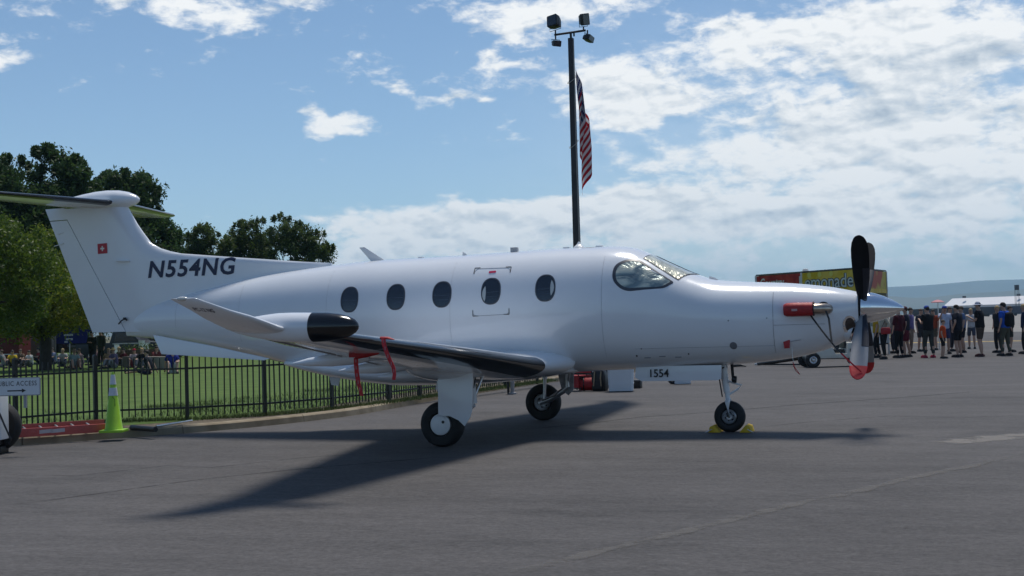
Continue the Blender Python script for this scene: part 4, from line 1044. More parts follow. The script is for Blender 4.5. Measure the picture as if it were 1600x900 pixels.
for k, (sx_, hz_) in enumerate(((-1, 0), (1, 0), (0, 1))):
    V[:, k, 0] = P2[:, 0]+np.cos(an)*.006*sx_+lx*hz_; V[:, k, 1] = P2[:, 1]+np.sin(an)*.006*sx_+ly*hz_; V[:, k, 2] = .113+hh*hz_
me = bpy.data.meshes.new('grass'); me.vertices.add(nb*3); me.vertices.foreach_set('co', V.ravel()); me.loops.add(nb*3); me.loops.foreach_set('vertex_index', np.arange(nb*3))
me.polygons.add(nb); me.polygons.foreach_set('loop_start', np.arange(0, nb*3, 3)); me.polygons.foreach_set('loop_total', np.full(nb, 3)); me.update()
GB = bpy.data.materials.new('grass blades'); GB.use_nodes = True; _b = GB.node_tree.nodes['Principled BSDF']; _g = GB.node_tree.nodes.new('ShaderNodeNewGeometry'); _r2 = GB.node_tree.nodes.new('ShaderNodeValToRGB')
GB.node_tree.links.new(_g.outputs['Random Per Island'], _r2.inputs[0]); GB.node_tree.links.new(_r2.outputs[0], _b.inputs['Base Color']); _r2.color_ramp.elements[0].color = (.05, .09, .012, 1); _r2.color_ramp.elements[1].color = (.17, .19, .05, 1); _b.inputs['Roughness'].default_value = .7
go = link('grass', me, GB); tag(go, 'short grass blades and weeds growing along the foot of the picket fence', 'grass', kind='stuff')

# ------------------------------------------------------------------ things by the fence
# traffic cone
cp = gp(178, 675, .13)
t = thing('traffic_cone', 'lime green traffic cone with two white reflective bands on the kerb by the fence', 'cone', cp)
LIME = mat('lime cone plastic', (.28, .52, .02), .45, noise_=(8, .12), coat=.1)
b = MB(); b.box((0, 0, .02), (.36, .36, .04), Matrix.Rotation(R(20), 3, 'Z')); b.build('base', LIME, t, bevel=.01)
H_ = .88
rad = lambda z: .135-.112*z/H_
b = MB(); b.lathe((0, 0, .04), (0, 0, 1), [(0, .15), (.02, rad(.02)), (H_*.97, rad(H_)), (H_, .018)], 24); b.build('cone_body', LIME, t, smooth=40)
REFL = mat('white reflective sleeve', (.55, .57, .60), .35, noise_=(12, .12))
for z0, z1 in ((.52, .64), (.69, .84)):
    b = MB(); b.lathe((0, 0, .04), (0, 0, 1), [(z0, rad(z0)+.003), (z1, rad(z1)+.003)], 24); b.build('reflective_band', REFL, t, smooth=40)
b = MB(); b.tube([(.05, -.10, .55), (.085, -.08, .50), (.07, -.06, .40)], .004, 5); b.build('cord', BLACK, t)
# orange ladder lying on its edge by the kerb
LADR = mat('faded red ladder rail', (.50, .085, .07), .5, noise_=(5, .18)); ALU = mat('dull aluminium', (.42, .40, .38), .45, metal=.6)
a0, a1 = gp(28, 684.0, .125), gp(166, 675.0, .125)
L_ = (a1-a0).length; dr = (a1-a0).normalized(); ang = math.atan2(dr.y, dr.x)
t = thing('ladder', 'faded red ladder lying along the kerb with white labels on its rail', 'ladder', a0+Vector((0, 0, .0)), ang)
b = MB(); b.box((L_/2, 0, .065), (L_, .022, .125)); b.box((L_/2, .012, .124), (L_, .04, .012)); b.box((L_/2, .012, .008), (L_, .04, .012)); b.build('rail', LADR, t, bevel=.003)
b = MB(); b.box((L_/2+.06, .36, .13), (L_, .022, .09)); b.build('rail', LADR, t, bevel=.003)
for k in range(8):
    x = .12+k*.235
    if x < L_-.05:
        b = MB(); b.tube([(x, .01, .11), (x+.02, .36, .13)], .016, 8); b.build('rung', ALU, t, smooth=50)
for x, w_ in ((.40, .19), (L_-.72, .20)):
    b = MB(); b.box((x, -.0125, .07), (w_, .004, .055), Matrix.Rotation(R(-2), 3, 'Y')); b.build('label_sticker', mat('pale sticker', (.55, .47, .48), .6), t)
t = thing('cable_coil', 'coil of yellow cable lying behind the red ladder', 'cable', gp(147, 671, .13))
for k in range(3):
    b = MB(); r_ = .13-.012*k; b.tube([(r_*1.5*math.cos(a), r_*math.sin(a), .012+.02*k) for a in (2*math.pi*j/20 for j in range(21))], .011, 6); b.build('loop', mat('yellow cable', (.55, .30, .01), .5), t, smooth=60)
# black pole with a grey tube on the kerb
a0 = gp(206, 668, .15); a1 = gp(243, 671, .15); a2 = gp(244, 668, .15); a3 = gp(300, 659, .15)
t = thing('fallen_pole', 'black padded bar and grey tube lying on the kerb right of the cone', 'pole', a0)
b = MB(); b.tube([Vector((0, 0, .0)), a1-a0], [.045, .042], 10); b.build('bar', BLACK, t, smooth=50)
b = MB(); b.tube([a2-a0+Vector((0, 0, .02)), a3-a0+Vector((0, 0, .02))], .016, 8); b.build('tube', STEEL, t, smooth=50)

# sign trailer at the left edge
tp = gp(14, 707); fx = Vector((math.cos(R(-19)), math.sin(R(-19)), 0))
t = thing('equipment_trailer', 'white trailer body with a big black tyre at the left edge of the tarmac', 'trailer', (tp.x, tp.y, 0), R(18.7))
WT = mat('scuffed white trailer paint', (.66, .68, .70), .35, noise_=(3, .08), coat=.2)
b = MB(); b.box((-.555, -.30, .52), (1.24, .30, .62)); b.build('body', WT, t, bevel=.02)
b = MB(); b.box((-.555, -.456, .56), (1.16, .012, .52)); b.build('side_panel', WT, t, bevel=.004)
b = MB(); b.box((-.62, -.1, .17), (1.16, .5, .08)); b.build('chassis', BLACK, t, bevel=.01)
for yy in (.04,):
    b = MB(); wdt = .20; rr_ = .37
    prof = [(-.07, .20), (-.1, .24), (-.1, .33), (-.07, .36), (0, .372), (.07, .36), (.1, .33), (.1, .24), (.07, .20)]
    b.lathe((-.21, yy, .372), (0, 1, 0), prof, 32); ty = b.build('tyre', RUBBER, t, smooth=40)
    b = MB(); b.lathe((-.21, yy-.075, .372), (0, -1, 0), [(0, .20), (.02, .19), (.0, .15), (.02, .05), (.03, .01)], 24); b.build('rim', WT, ty, smooth=40)
for s_, e in (((-.02, -.46, .84), (.10, -.47, .60)), ):
    b = MB(); b.tube([(-.14, -.47, .86), (-.08, -.475, .80), (0, -.475, .70), (.07, -.47, .56), (.13, -.46, .40), (.20, -.44, .22), (.17, -.42, .16)], .014, 6); b.build('cable', BLACK, t, smooth=60)
b = MB(); b.lathe((-.14, -.46, .86), (0, -1, 0), [(0, .03), (.02, .028), (.025, .01)], 12); b.build('socket', BLACK, t)
b = MB(); b.box((-.10, -.1, .05), (.16, .3, .10)); b.build('skid_foot', BLACK, t, bevel=.01)
# the sign
sp0 = tp+Vector((0, 0, 0))
t = thing('arrow_sign', 'white PUBLIC ACCESS sign with a black arrow pointing right, fixed above the trailer', 'sign', (tp.x, tp.y, 0), R(18.7))
GREYF = mat('grey sign edge', (.30, .30, .31), .5)
_sg = []
ca, sa = math.cos(R(18.7)), math.sin(R(18.7))
def sloc(px, py, yl):
    """local x, z on the plane y = yl of the sign"""
    n = Vector((-sa, ca, 0)); o_ = Vector((tp.x, tp.y, 0))+n*yl; d = ray(px, py); k = (o_-CAM).dot(n)/d.dot(n); q = CAM+d*k-Vector((tp.x, tp.y, 0)); return q.x*ca+q.y*sa, q.z
xr, zt = sloc(63, 589, -.5); _, zb = sloc(62, 617.5, -.5); xl = xr-1.02
def rrect(x0, x1, z0, z1, r, y, n=5):
    out = []
    for cx, cz, a0 in ((x1-r, z1-r, 0), (x0+r, z1-r, 90), (x0+r, z0+r, 180), (x1-r, z0+r, 270)):
        for k in range(n+1): a = R(a0+90*k/n); out.append(Vector((cx+r*math.cos(a), y, cz+r*math.sin(a))))
    return out
b = MB(); b.prism(rrect(xl, xr, zb, zt, .02, -.5), (0, .012, 0)); b.build('edge_band', GREYF, t)
b = MB(); b.prism(rrect(xl+.012, xr-.012, zb+.012, zt-.012, .015, -.504), (0, .006, 0)); b.build('face', mat('white sign face', (.62, .64, .66), .5), t)
lettering('PUBLIC ACCESS', BLACK, t, lambda x, y: Vector((xr-.05-.57+x, -.507, zb+(zt-zb)*.55+y)), .57, (zt-zb)*.26, 'lettering', spacing=1.15)
lx0, lz = xr-.455, zb+(zt-zb)*.28
b = MB(); b.prism([(lx0, -.5065, lz-.008), (lx0+.20, -.5065, lz-.008), (lx0+.20, -.5065, lz-.028), (lx0+.255, -.5065, lz), (lx0+.20, -.5065, lz+.028), (lx0+.20, -.5065, lz+.008), (lx0, -.5065, lz+.008)], (0, .002, 0)); b.build('arrow', BLACK, t)
b = MB(); b.box((xl+.25, -.46, (zb+.85)/2), (.05, .04, zb-.55)); b.box((xl+.80, -.46, (zb+.85)/2), (.05, .04, zb-.55)); 
for xx in (xl+.25, xl+.80):
    b = MB(); b.box((xx, -.477, zb-.02), (.04, .03, .30)); b.build('bracket', GREYF, t)

# ------------------------------------------------------------------ trees
def leaf_mat(name, c1, c2, c3):
    m = bpy.data.materials.new(name); m.use_nodes = True; t = m.node_tree; N = t.nodes.new; L = t.links.new; b = t.nodes['Principled BSDF']
    g = N('ShaderNodeNewGeometry'); r = N('ShaderNodeValToRGB'); L(g.outputs['Random Per Island'], r.inputs[0])
    e = r.color_ramp.elements; e[0].color = tuple(c1)+(1,); e[1].color = tuple(c3)+(1,); k = e.new(.5); k.color = tuple(c2)+(1,)
    L(r.outputs[0], b.inputs['Base Color']); b.inputs['Roughness'].default_value = .5; b.inputs['Specular IOR Level'].default_value = .3
    tr = N('ShaderNodeBsdfTranslucent'); L(r.outputs[0], tr.inputs[0]); mx = N('ShaderNodeMixShader'); mx.inputs[0].default_value = .45
    L(b.outputs[0], mx.inputs[1]); L(tr.outputs[0], mx.inputs[2]); L(mx.outputs[0], t.nodes['Material Output'].inputs[0]); return m
LD = leaf_mat('dark green leaves', (.028, .060, .018), (.042, .085, .024), (.075, .12, .035))
LL = leaf_mat('yellow green locust leaves', (.10, .14, .010), (.17, .21, .014), (.25, .27, .03))
LM = leaf_mat('mid green leaves', (.045, .078, .018), (.07, .11, .025), (.11, .14, .04))
BARK = mat('dark bark', (.045, .036, .03), .9, noise_=(6, .35), bump=(18, .8, .03))
def leaves(clumps, n_each, size, rng, aspect=.45, droop=0):
    """many small leaf quads spread through clumps (centre, radius)"""
    V = []; 
    for c, r in clumps:
        k = int(n_each*(r[0]*r[1]*r[2])**.55) if not isinstance(r, float) else int(n_each*r**1.65)
        rr = np.array([r, r, r]) if isinstance(r, float) else np.array(r)
        d = rng.normal(size=(k, 3)); d /= np.linalg.norm(d, axis=1)[:, None]; q = rng.random((k, 1))**.42
        P = np.array(c)+d*q*rr*(1+.30*rng.normal(size=(k, 1)))
        P[:, 2] -= droop*rng.random(k)*rr[2]
        a = rng.normal(size=(k, 3)); a /= np.linalg.norm(a, axis=1)[:, None]
        n = rng.normal(size=(k, 3)); n[:, 2] += .6; b_ = np.cross(a, n); b_ /= np.linalg.norm(b_, axis=1)[:, None]
        s = size*(.6+.8*rng.random((k, 1))); a = a*s; b_ = b_*s*aspect
        V.append(np.stack([P-a, P-b_*.9+a*.1, P+a, P+b_*.9-a*.1], 1).reshape(-1, 3))
    V = np.concatenate(V); nf = len(V)//4; me = bpy.data.meshes.new('foliage')
    me.vertices.add(len(V)); me.vertices.foreach_set('co', V.ravel()); me.loops.add(nf*4); me.loops.foreach_set('vertex_index', np.arange(nf*4))
    me.polygons.add(nf); me.polygons.foreach_set('loop_start', np.arange(0, nf*4, 4)); me.polygons.foreach_set('loop_total', np.full(nf, 4)); me.update(); me.validate(); return me
def tree(label, name, base, trunk_h, crown, n_cl, cl_r, n_leaf, size, lm, seed, trunk_r=.22, group=None, spires=0):
    """crown = list of ellipsoids (offset, radii) that the clumps fill"""
    rng = np.random.default_rng(seed); rd = random.Random(seed)
    t = thing(name, label, 'tree', base, 0, group); cl = []
    vol = [r[0]*r[1]*r[2] for _, r in crown]; tot = sum(vol)
    for (c, r), v in zip(crown, vol):
        for _ in range(max(2, int(n_cl*v/tot))):
            while True:
                q = np.array([rd.uniform(-1, 1) for _ in range(3)])
                if .25 < np.linalg.norm(q) < 1: break
            q = q/np.linalg.norm(q)*np.linalg.norm(q)**.45
            cl.append((np.array(c)+q*np.array(r), cl_r*rd.uniform(.55, 1.25)))
    for _ in range(spires):
        (c, r) = rd.choice(crown); a = rd.uniform(0, 6.28); q = rd.uniform(.1, .9)
        top = np.array(c)+np.array([math.cos(a)*r[0]*q, math.sin(a)*r[1]*q, r[2]*math.sqrt(1-q*q)*1.02])
        for k in range(3): cl.append((top+np.array([0, 0, .28*k*cl_r]), cl_r*(.5-.13*k)))
    me = leaves(cl, n_leaf, size, rng); o = link('crown', me, lm, t)
    b = MB(); b.tube([(0, 0, -.1), (.05, .02, trunk_h*.5), (0, .0, trunk_h)], [trunk_r*1.25, trunk_r, trunk_r*.85], 10)
    tr = b.build('trunk', BARK, t, smooth=60)
    for k in range(min(14, len(cl))):
        c, r = cl[rd.randrange(len(cl))]; st = Vector((0, 0, trunk_h*rd.uniform(.75, 1.0))); c = Vector(c)
        b = MB(); b.tube([st, st.lerp(c, .4)+Vector((0, 0, .12*(c-st).length)), c], [trunk_r*.5, trunk_r*.32, trunk_r*.1], 6); b.build('limb', BARK, tr, smooth=60)
    return t
def T(px, D, z=.118): return pd(px, D, z)
def top(py, px, D): return 1.6+(507.5-.0279*(px-800)-py)*D/FPX
# tall dark trees
D = 78; zt = top(236, 75, D)
def cm_(px, py, D, rx, rz, base, ry=None):
    p = pd(px, D); q = p-base; return ((q.x, q.y, top(py, px, D)), (rx, ry or rx, rz))
B0 = T(70, D)
tree('tallest dark green tree behind the tail fin', 'broadleaf_tree', B0, 4.2,
     [cm_(75, 285, D, 1.8, 1.5, B0), (cm_(20, 320, D, 2.3, 2.6, B0)), cm_(120, 300, D, 1.5, 1.5, B0), cm_(110, 350, D, 2.6, 2.2, B0), cm_(60, 400, D, 3.6, 2.6, B0), cm_(110, 440, D, 3.6, 2.2, B0), cm_(40, 350, D, 2.6, 1.8, B0), cm_(75, 253, D, .8, .7, B0), cm_(122, 272, D, .7, .7, B0)], 420, .55, 640, .135, LD, 3, .30, 'dark trees behind the tail', spires=60)
D = 82; B1 = T(210, D)
tree('dark green tree just right of the tail bullet', 'broadleaf_tree', B1, 4.0,
     [cm_(200, 310, D, 2.0, 1.5, B1), cm_(215, 345, D, 1.7, 2.4, B1), cm_(228, 300, D, .9, .8, B1), cm_(190, 400, D, 3.8, 3.0, B1), cm_(170, 350, D, 2.6, 2.0, B1), cm_(178, 295, D, .8, .7, B1), cm_(258, 392, D, 1.2, 1.0, B1)], 380, .53, 640, .135, LD, 5, .28, 'dark trees behind the tail', spires=50)
D = 76; B2 = T(-25, D)
tree('dark green tree cut by the left edge of the picture', 'broadleaf_tree', B2, 4.0, [cm_(-20, 290, D, 1.9, 1.6, B2), cm_(-10, 350, D, 2.6, 3.2, B2), cm_(3, 268, D, .7, .7, B2), cm_(-80, 350, D, 3.6, 3.5, B2), cm_(-20, 460, D, 3.6, 2.6, B2)], 380, .58, 600, .135, LD, 7, .28, 'dark trees behind the tail', spires=18)
# yellow-green honey locusts in the sun
D = 60; B3 = T(70, D)
tree('yellow-green locust tree with a broad airy crown beside the tail fin', 'locust_tree', B3, 2.6,
     [cm_(95, 470, D, 3.6, 1.5, B3, 3.8), cm_(45, 500, D, 2.8, .9, B3, 3), cm_(95, 405, D, 1.6, 1.4, B3), cm_(130, 480, D, 1.6, 1.0, B3), cm_(15, 465, D, 2.0, 1.0, B3)], 420, .46, 300, .095, LL, 11, .24, spires=6)
D = 47; B4 = T(-40, D)
tree('green locust tree at the left edge below the dark crowns', 'locust_tree', B4, 2.8,
     [cm_(0, 390, D, 1.5, 1.2, B4, 2.4), cm_(10, 440, D, 1.5, 1.1, B4, 2.6), cm_(-60, 420, D, 2.6, 1.8, B4, 3.4), cm_(-80, 480, D, 3.0, 1.0, B4, 3.6)], 330, .52, 380, .08, leaf_mat('fresh green leaves', (.05, .09, .012), (.08, .13, .016), (.13, .18, .025)), 13, .22, spires=5)
# lower shrubby trees towards the middle
for i, (px, D, C, lab, sd) in enumerate([
    (330, 92, [(300, 400, 1.1, 1.3), (322, 376, .8, .9), (345, 395, 1.1, 1.2), (300, 430, 1.6, 1.6), (340, 440, 1.6, 1.6)], 'ragged green tree right of the registration lettering', 21),
    (395, 94, [(385, 375, 1.2, 1.1), (410, 372, 1.0, 1.1), (372, 400, 1.3, 1.4), (400, 410, 1.6, 1.6), (390, 450, 2.2, 1.8)], 'ragged green tree in the middle of the row above the dorsal fin', 22),
    (465, 92, [(443, 362, .8, 1.1), (470, 375, 1.1, 1.0), (500, 385, .9, .8), (455, 400, 1.5, 1.4), (490, 405, 1.2, .9), (517, 398, .5, .4), (470, 450, 2.2, 1.8)], 'ragged green tree ending the row on the right, behind the dorsal fin', 23)]):
    B_ = T(px, D)
    tree(lab, 'shrubby_tree', B_, 3.0, [cm_(a, b, D, rx, rz, B_) for a, b, rx, rz in C], 300, .42, 560, .105, LM, sd, .16, 'row of ragged trees', spires=30)
# dense low growth closing the view under the crowns
for px, D, lab, cs, sd in ((20, 96, 'dark bush mass behind the red stall', [(10, 505, 3.4, 1.6), (60, 510, 3.0, 1.5)], 31), (200, 98, 'dark bush mass behind the blue canopy', [(130, 512, 2.4, 1.3), (190, 505, 3.2, 1.8), (250, 505, 3.0, 1.9)], 32), (330, 100, 'dark bush mass hidden partly by the rear fuselage', [(310, 500, 3, 2), (390, 495, 4, 2.4), (480, 490, 4, 2.6)], 33)):
    B_ = T(px, D); t = thing('dark_bush', lab, 'bush', B_); cl = []; rng = np.random.default_rng(sd)
    for a, b, rx, rz in cs:
        (c, r) = cm_(a, b, D, rx, rz, B_)
        for _ in range(26): q = rng.normal(size=3); q /= np.linalg.norm(q); cl.append((np.array(c)+q*np.array(r)*rng.random()**.4, .7))
        for _ in range(10): cl.append((np.array([c[0]+rng.uniform(-rx, rx), c[1]+rng.uniform(-1, 1), rng.uniform(.3, 2)]), .7))
    link('foliage', leaves(cl, 170, .13, rng), LD, t)
    b = MB(); b.tube([(0, 0, -.1), (0, 0, 1.5)], [.12, .08], 8); b.build('stem', BARK, t)

# ------------------------------------------------------------------ light pole and flag
pp = pd(905, 37); ZP = 1.6+(507.5-.0279*95-57)*37/FPX
DPOLE = mat('dark weathered steel pole', (.035, .032, .035), .5, noise_=(3, .3), metal=.3)
LP = thing('floodlight_pole', 'tall dark square pole with four floodlights rising behind the fuselage', 'light pole', pp)
b = MB(); b.box((0, 0, ZP/2), (.20, .20, ZP), taper=.72); b.build('pole', DPOLE, LP, bevel=.01)
b = MB(); b.box((0, 0, .03), (.36, .36, .06)); b.build('base_plate', DPOLE, LP, bevel=.006)
b = MB(); b.tube([(0, 0, ZP-.02), (0, 0, ZP+.16)], .035, 8); b.build('post_neck', BLACK, LP)
rt = _r
ax_ = (Vector((rt.x, rt.y, 0)).normalized()*.94 + Vector((-rt.y, rt.x, 0)).normalized()*.34).normalized(); per = Vector((-ax_.y, ax_.x, 0))
b = MB(); b.tube([-ax_*.50+Vector((0, 0, ZP+.07)), ax_*.46+Vector((0, 0, ZP+.25))], .032, 8); b.build('crossbar', BLACK, LP)
b = MB(); b.box(ax_*.10+Vector((0, 0, ZP+.12)), (.04, .04, .12)); b.build('bar_clamp', BLACK, LP)
def flood(x, z, w_, h, d, yaw, tilt, up, roll=0):
    c = ax_*x+Vector((0, 0, ZP+z)); rot = (Matrix.Rotation(math.atan2(ax_.y, ax_.x)+R(yaw), 3, 'Z') @ Matrix.Rotation(R(tilt), 3, 'X') @ Matrix.Rotation(R(roll), 3, 'Y'))
    f = MB()
    hull = []
    for yy, k in ((-d/2, 1.0), (-d*.1, 1.0), (d*.35, .72), (d/2, .45)):
        hull.append([c+rot @ Vector((w_/2*k*sx_, yy, h/2*k*sz_)) for sx_, sz_ in ((-1, -.85), (-.85, -1), (.85, -1), (1, -.85), (1, .85), (.85, 1), (-.85, 1), (-1, .85))])
    f.loft(hull); o = f.build('floodlight', BLACK, LP)
    g = MB(); g.box(c+rot @ Vector((0, -d/2-.006, 0)), (w_*.86, .008, h*.86), rot); g.build('lens', GLASS, o)
    zz = h*.62*up
    y_ = MB(); y_.tube([c+rot @ Vector((-w_*.56, 0, 0)), c+rot @ Vector((-w_*.56, 0, 0))+Vector((0, 0, -zz)), c+rot @ Vector((w_*.56, 0, 0))+Vector((0, 0, -zz)), c+rot @ Vector((w_*.56, 0, 0))], .010, 5); y_.build('yoke', BLACK, o)
    s_ = MB(); bz = .07+.18*(x+.5)/.96
    s_.tube([ax_*x+Vector((0, 0, ZP+bz)), ax_*x+Vector((0, 0, ZP+z-zz))], .022, 6); s_.build('stem', BLACK, o)
flood(-.47, .42, .33, .34, .36, -55, -12, 1, -8); flood(-.47, -.17, .24, .17, .22, 10, 14, -1)
flood(.40, .56, .27, .33, .24, 18, 8, 1, -12); flood(.52, .02, .30, .17, .26, 35, 10, -1, 14)
# limp flag
def flag_mat():
    m = bpy.data.materials.new('striped flag cloth'); m.use_nodes = True; t = m.node_tree; N = t.nodes.new; L = t.links.new; b = t.nodes['Principled BSDF']
    uv = N('ShaderNodeUVMap'); s = N('ShaderNodeSeparateXYZ'); L(uv.outputs[0], s.inputs[0]); X, Y = S(t, s.outputs[0]), S(t, s.outputs[1])
    st = (Y*13).op('FLOOR').op('MODULO', 2)                      # 0 = red, 1 = white
    can = X.op('LESS_THAN', .40)*Y.op('LESS_THAN', 7/13)
    # rows of stars
    fx_ = (X*(11/.40)).op('FRACT')-.5; fy_ = (Y*(9*13/7)).op('FRACT')-.5
    par = ((X*(11/.40)).op('FLOOR')+(Y*(9*13/7)).op('FLOOR')).op('MODULO', 2).op('LESS_THAN', .5)
    rr_ = (fx_*fx_+fy_*fy_*.6).op('SQRT').op('LESS_THAN', .40)
    star = rr_*par
    def mixc(f, a, bb):
        q = N('ShaderNodeMix'); q.data_type = 'RGBA'; L(f.v, q.inputs[0])
        for i, c in ((6, a), (7, bb)):
            if isinstance(c, tuple): q.inputs[i].default_value = c
            else: L(c, q.inputs[i])
        return q.outputs[2]
    c = mixc(can, mixc(st, (.42, .012, .025, 1), (.70, .70, .72, 1)), mixc(star, (.012, .020, .10, 1), (.42, .42, .44, 1)))
    L(c, b.inputs['Base Color']); b.inputs['Roughness'].default_value = .8
    tr = N('ShaderNodeBsdfTranslucent'); L(c, tr.inputs[0]); mx = N('ShaderNodeMixShader'); mx.inputs[0].default_value = .5
    L(b.outputs[0], mx.inputs[1]); L(tr.outputs[0], mx.inputs[2]); L(mx.outputs[0], t.nodes['Material Output'].inputs[0]); return m
zf = 1.6+(507.5-.0279*98-103)*37/FPX; zb_ = 1.6+(507.5-.0279*112-308)*37/FPX
NA, NB = 60, 30; HO = 2.0; vs = []; uvs = []
for i in range(NA+1):
    a = i/NA
    for j in range(NB+1):
        b_ = j/NB; s = a
        ph = a*11+b_*2.2
        x = .02+(.30*(1-math.cos(ph))*.5+.12*a)*(.15+.85*min(1, (a*.9+b_*.55)*1.5))*(1-.35*max(0, a-.75)/.25)
        y = .10*math.sin(ph)*(.3+a)
        z = zf-b_*HO*(1-.10*a)-(zf-zb_-HO*.92)*a**1.12
        vs.append(pp+Vector((_r.x, _r.y, 0)).normalized()*(.085+x)+Vector((-_r.y, _r.x, 0)).normalized()*(y-.10)+Vector((0, 0, z))); uvs.append((a, b_))
me = bpy.data.meshes.new('cloth'); W_ = NB+1
me.from_pydata([v-pp for v in vs], [], [(i*W_+j, i*W_+j+1, (i+1)*W_+j+1, (i+1)*W_+j) for i in range(NA) for j in range(NB)])
ul = me.uv_layers.new()
for pl in me.polygons:
    pl.use_smooth = True
    for li in pl.loop_indices: ul.data[li].uv = uvs[me.loops[li].vertex_index]
fl = thing('flag', 'limp star-spangled flag of red and white stripes hanging on the floodlight pole', 'flag', pp)
link('cloth', me, flag_mat(), fl)
b = MB(); rp = Vector((_r.x, _r.y, 0)).normalized()*.10
b.tube([rp+Vector((0, -.1, ZP-.15)), rp*1.1+Vector((0, -.12, zf)), rp*.9+Vector((0, -.13, zf-1.5)), rp+Vector((0, -.12, 1.4))], .008, 5); b.build('halyard', mat('rope', (.35, .33, .3), .8), fl)
for z in (zf-.35, zf-2.2):
    b = MB(); b.tube([Vector((.13*math.cos(a), .13*math.sin(a), z+.12*math.sin(a+.8))) for a in (2*math.pi*k/14 for k in range(15))], .009, 5); b.build('rope_loop', mat('rope', (.35, .33, .3), .8), fl)

# ------------------------------------------------------------------ stalls, trucks and furniture in the park
REDP = mat('red stall panel', (.16, .008, .012), .5, noise_=(2, .2)); REDA = mat('red awning', (.40, .012, .02), .6)
t = thing('red_food_stall', 'dark red food stall with a red awning under the trees at the left edge', 'food stall', T(5, 84), R(18))
b = MB(); b.box((-.9, 0, 1.05), (4.6, 2.0, 2.1)); b.build('body', REDP, t, bevel=.03)
b = MB(); b.box((-1.0, -1.3, 2.28), (2.6, 1.2, .16), Matrix.Rotation(R(14), 3, 'X')); b.build('awning', REDA, t, bevel=.01)
b = MB(); b.box((.95, -1.05, 2.2), (1.4, .5, .07)); b.build('awning', REDA, t)
b = MB(); b.box((-.9, -1.02, .50), (4.6, .05, .05)); b.build('trim_strip', STEEL, t)
b = MB()
for s_ in (-1, 1): b.box((-.15+s_*.09, -1.012, 1.75), (.05, .02, .42), Matrix.Rotation(R(s_*24), 3, 'Y'))
for s_ in (-1, 1):
    b = MB(); b.box((-.15+s_*.085, -1.012-.002*s_, 1.75), (.05, .02, .42), Matrix.Rotation(R(s_*24), 3, 'Y')); b.build('pale_stroke', SIGNW, t)
b = MB(); b.box((-2.2, -1.012, 1.5), (1.1, .03, .6)); b.build('serving_window', DARK, t)
t = thing('parked_van', 'grey van with a pale-framed window seen left of the locust trunk', 'van', T(55, 88), R(18))
VAN = mat('grey van paint', (.12, .12, .13), .35, coat=.4)
b = MB(); b.box((0, 0, 1.25), (2.2, 1.9, 1.9)); b.build('body', VAN, t, bevel=.08)
b = MB(); b.box((-.1, -.96, 1.75), (.72, .03, .62)); f = b.build('window_frame', mat('pale frame', (.3, .32, .33), .5), t)
b = MB(); b.box((-.1, -.98, 1.75), (.60, .03, .48)); b.build('pane', GLASS, f)
for x in (-.75, .75): b = MB(); b.disc((x, -.97, .33), (0, 1, 0), .33, 20, h=.2); b.build('wheel', RUBBER, t, smooth=40)
t = thing('blue_canopy', 'blue pop-up canopy with white marks beside the rudder', 'canopy', T(133, 80), R(18))
BLU = mat('blue canopy cloth', (.012, .015, .16), .7, noise_=(3, .2))
b = MB(); rings = [[Vector((x*k, y*k, z)) for x, y in ((-1.45, -1.3), (1.45, -1.3), (1.45, 1.3), (-1.45, 1.3))] for k, z in ((1, 1.75), (1, 2.0), (.45, 2.38), (.02, 2.55))]
b.loft(rings); b.build('roof', BLU, t)
for x in (-1.4, 1.4):
    for y in (-1.25, 1.25): b = MB(); b.box((x, y, .9), (.05, .05, 1.8)); b.build('leg', STEEL, t)
b = MB(); b.box((-.35, -1.33, 1.45), (1.9, .02, .7)); b.build('side_banner', BLU, t)
for x, z, w_, h in ((-.55, 1.62, .55, .12), (-.5, 1.36, .42, .12), (-.7, 1.2, .2, .1)): b = MB(); b.box((x, -1.345, z), (w_, .01, h)); b.build('white_mark', SIGNW, t)
CARS = mat('black car paint', (.008, .009, .012), .5, coat=.15)
def pickup(px, D, rz, lab, pm_, L=5.2):
    t = thing('parked_truck', lab, 'truck', T(px, D), rz)
    side = [(-L/2, .55), (-L/2, 1.05), (-L*.12, 1.08), (-L*.08, 1.72), (L*.12, 1.76), (L*.22, 1.15), (L/2-.1, 1.02), (L/2, .85), (L/2, .5), (L*.42, .42), (-L*.45, .42)]
    b = MB(); b.prism([(x, -.9, z) for x, z in side], (0, 1.8, 0)); b.build('body', pm_, t, bevel=.05)
    for s_ in (-1, 1):
        b = MB(); b.prism([(x, s_*.905, z) for x, z in ((-L*.065, 1.15), (-L*.05, 1.63), (L*.11, 1.66), (L*.19, 1.17))], (0, s_*.01, 0)); b.build('side_window', GLASS, t)
    for x in (-L*.32, L*.32):
        for s_ in (-1, 1): b = MB(); b.disc((x, s_*.80, .38), (0, s_, 0), .38, 20, h=.13); w__ = b.build('wheel', RUBBER, t, smooth=40); b = MB(); b.disc((x, s_*.93, .38), (0, s_, 0), .2, 14, h=.01); b.build('rim', STEEL, w__)
    return t
pickup(196, 76, R(15), 'black pickup truck parked beyond the lawn below the tail', CARS)
pickup(232, 83, R(12), 'dark parked pickup truck half hidden by the ventral strake', mat('dark grey car paint', (.02, .022, .025), .5, coat=.15))
pickup(95, 90, R(24), 'dark pickup truck behind the standing spectators', mat('deep blue car paint', (.01, .012, .03), .25, coat=1))
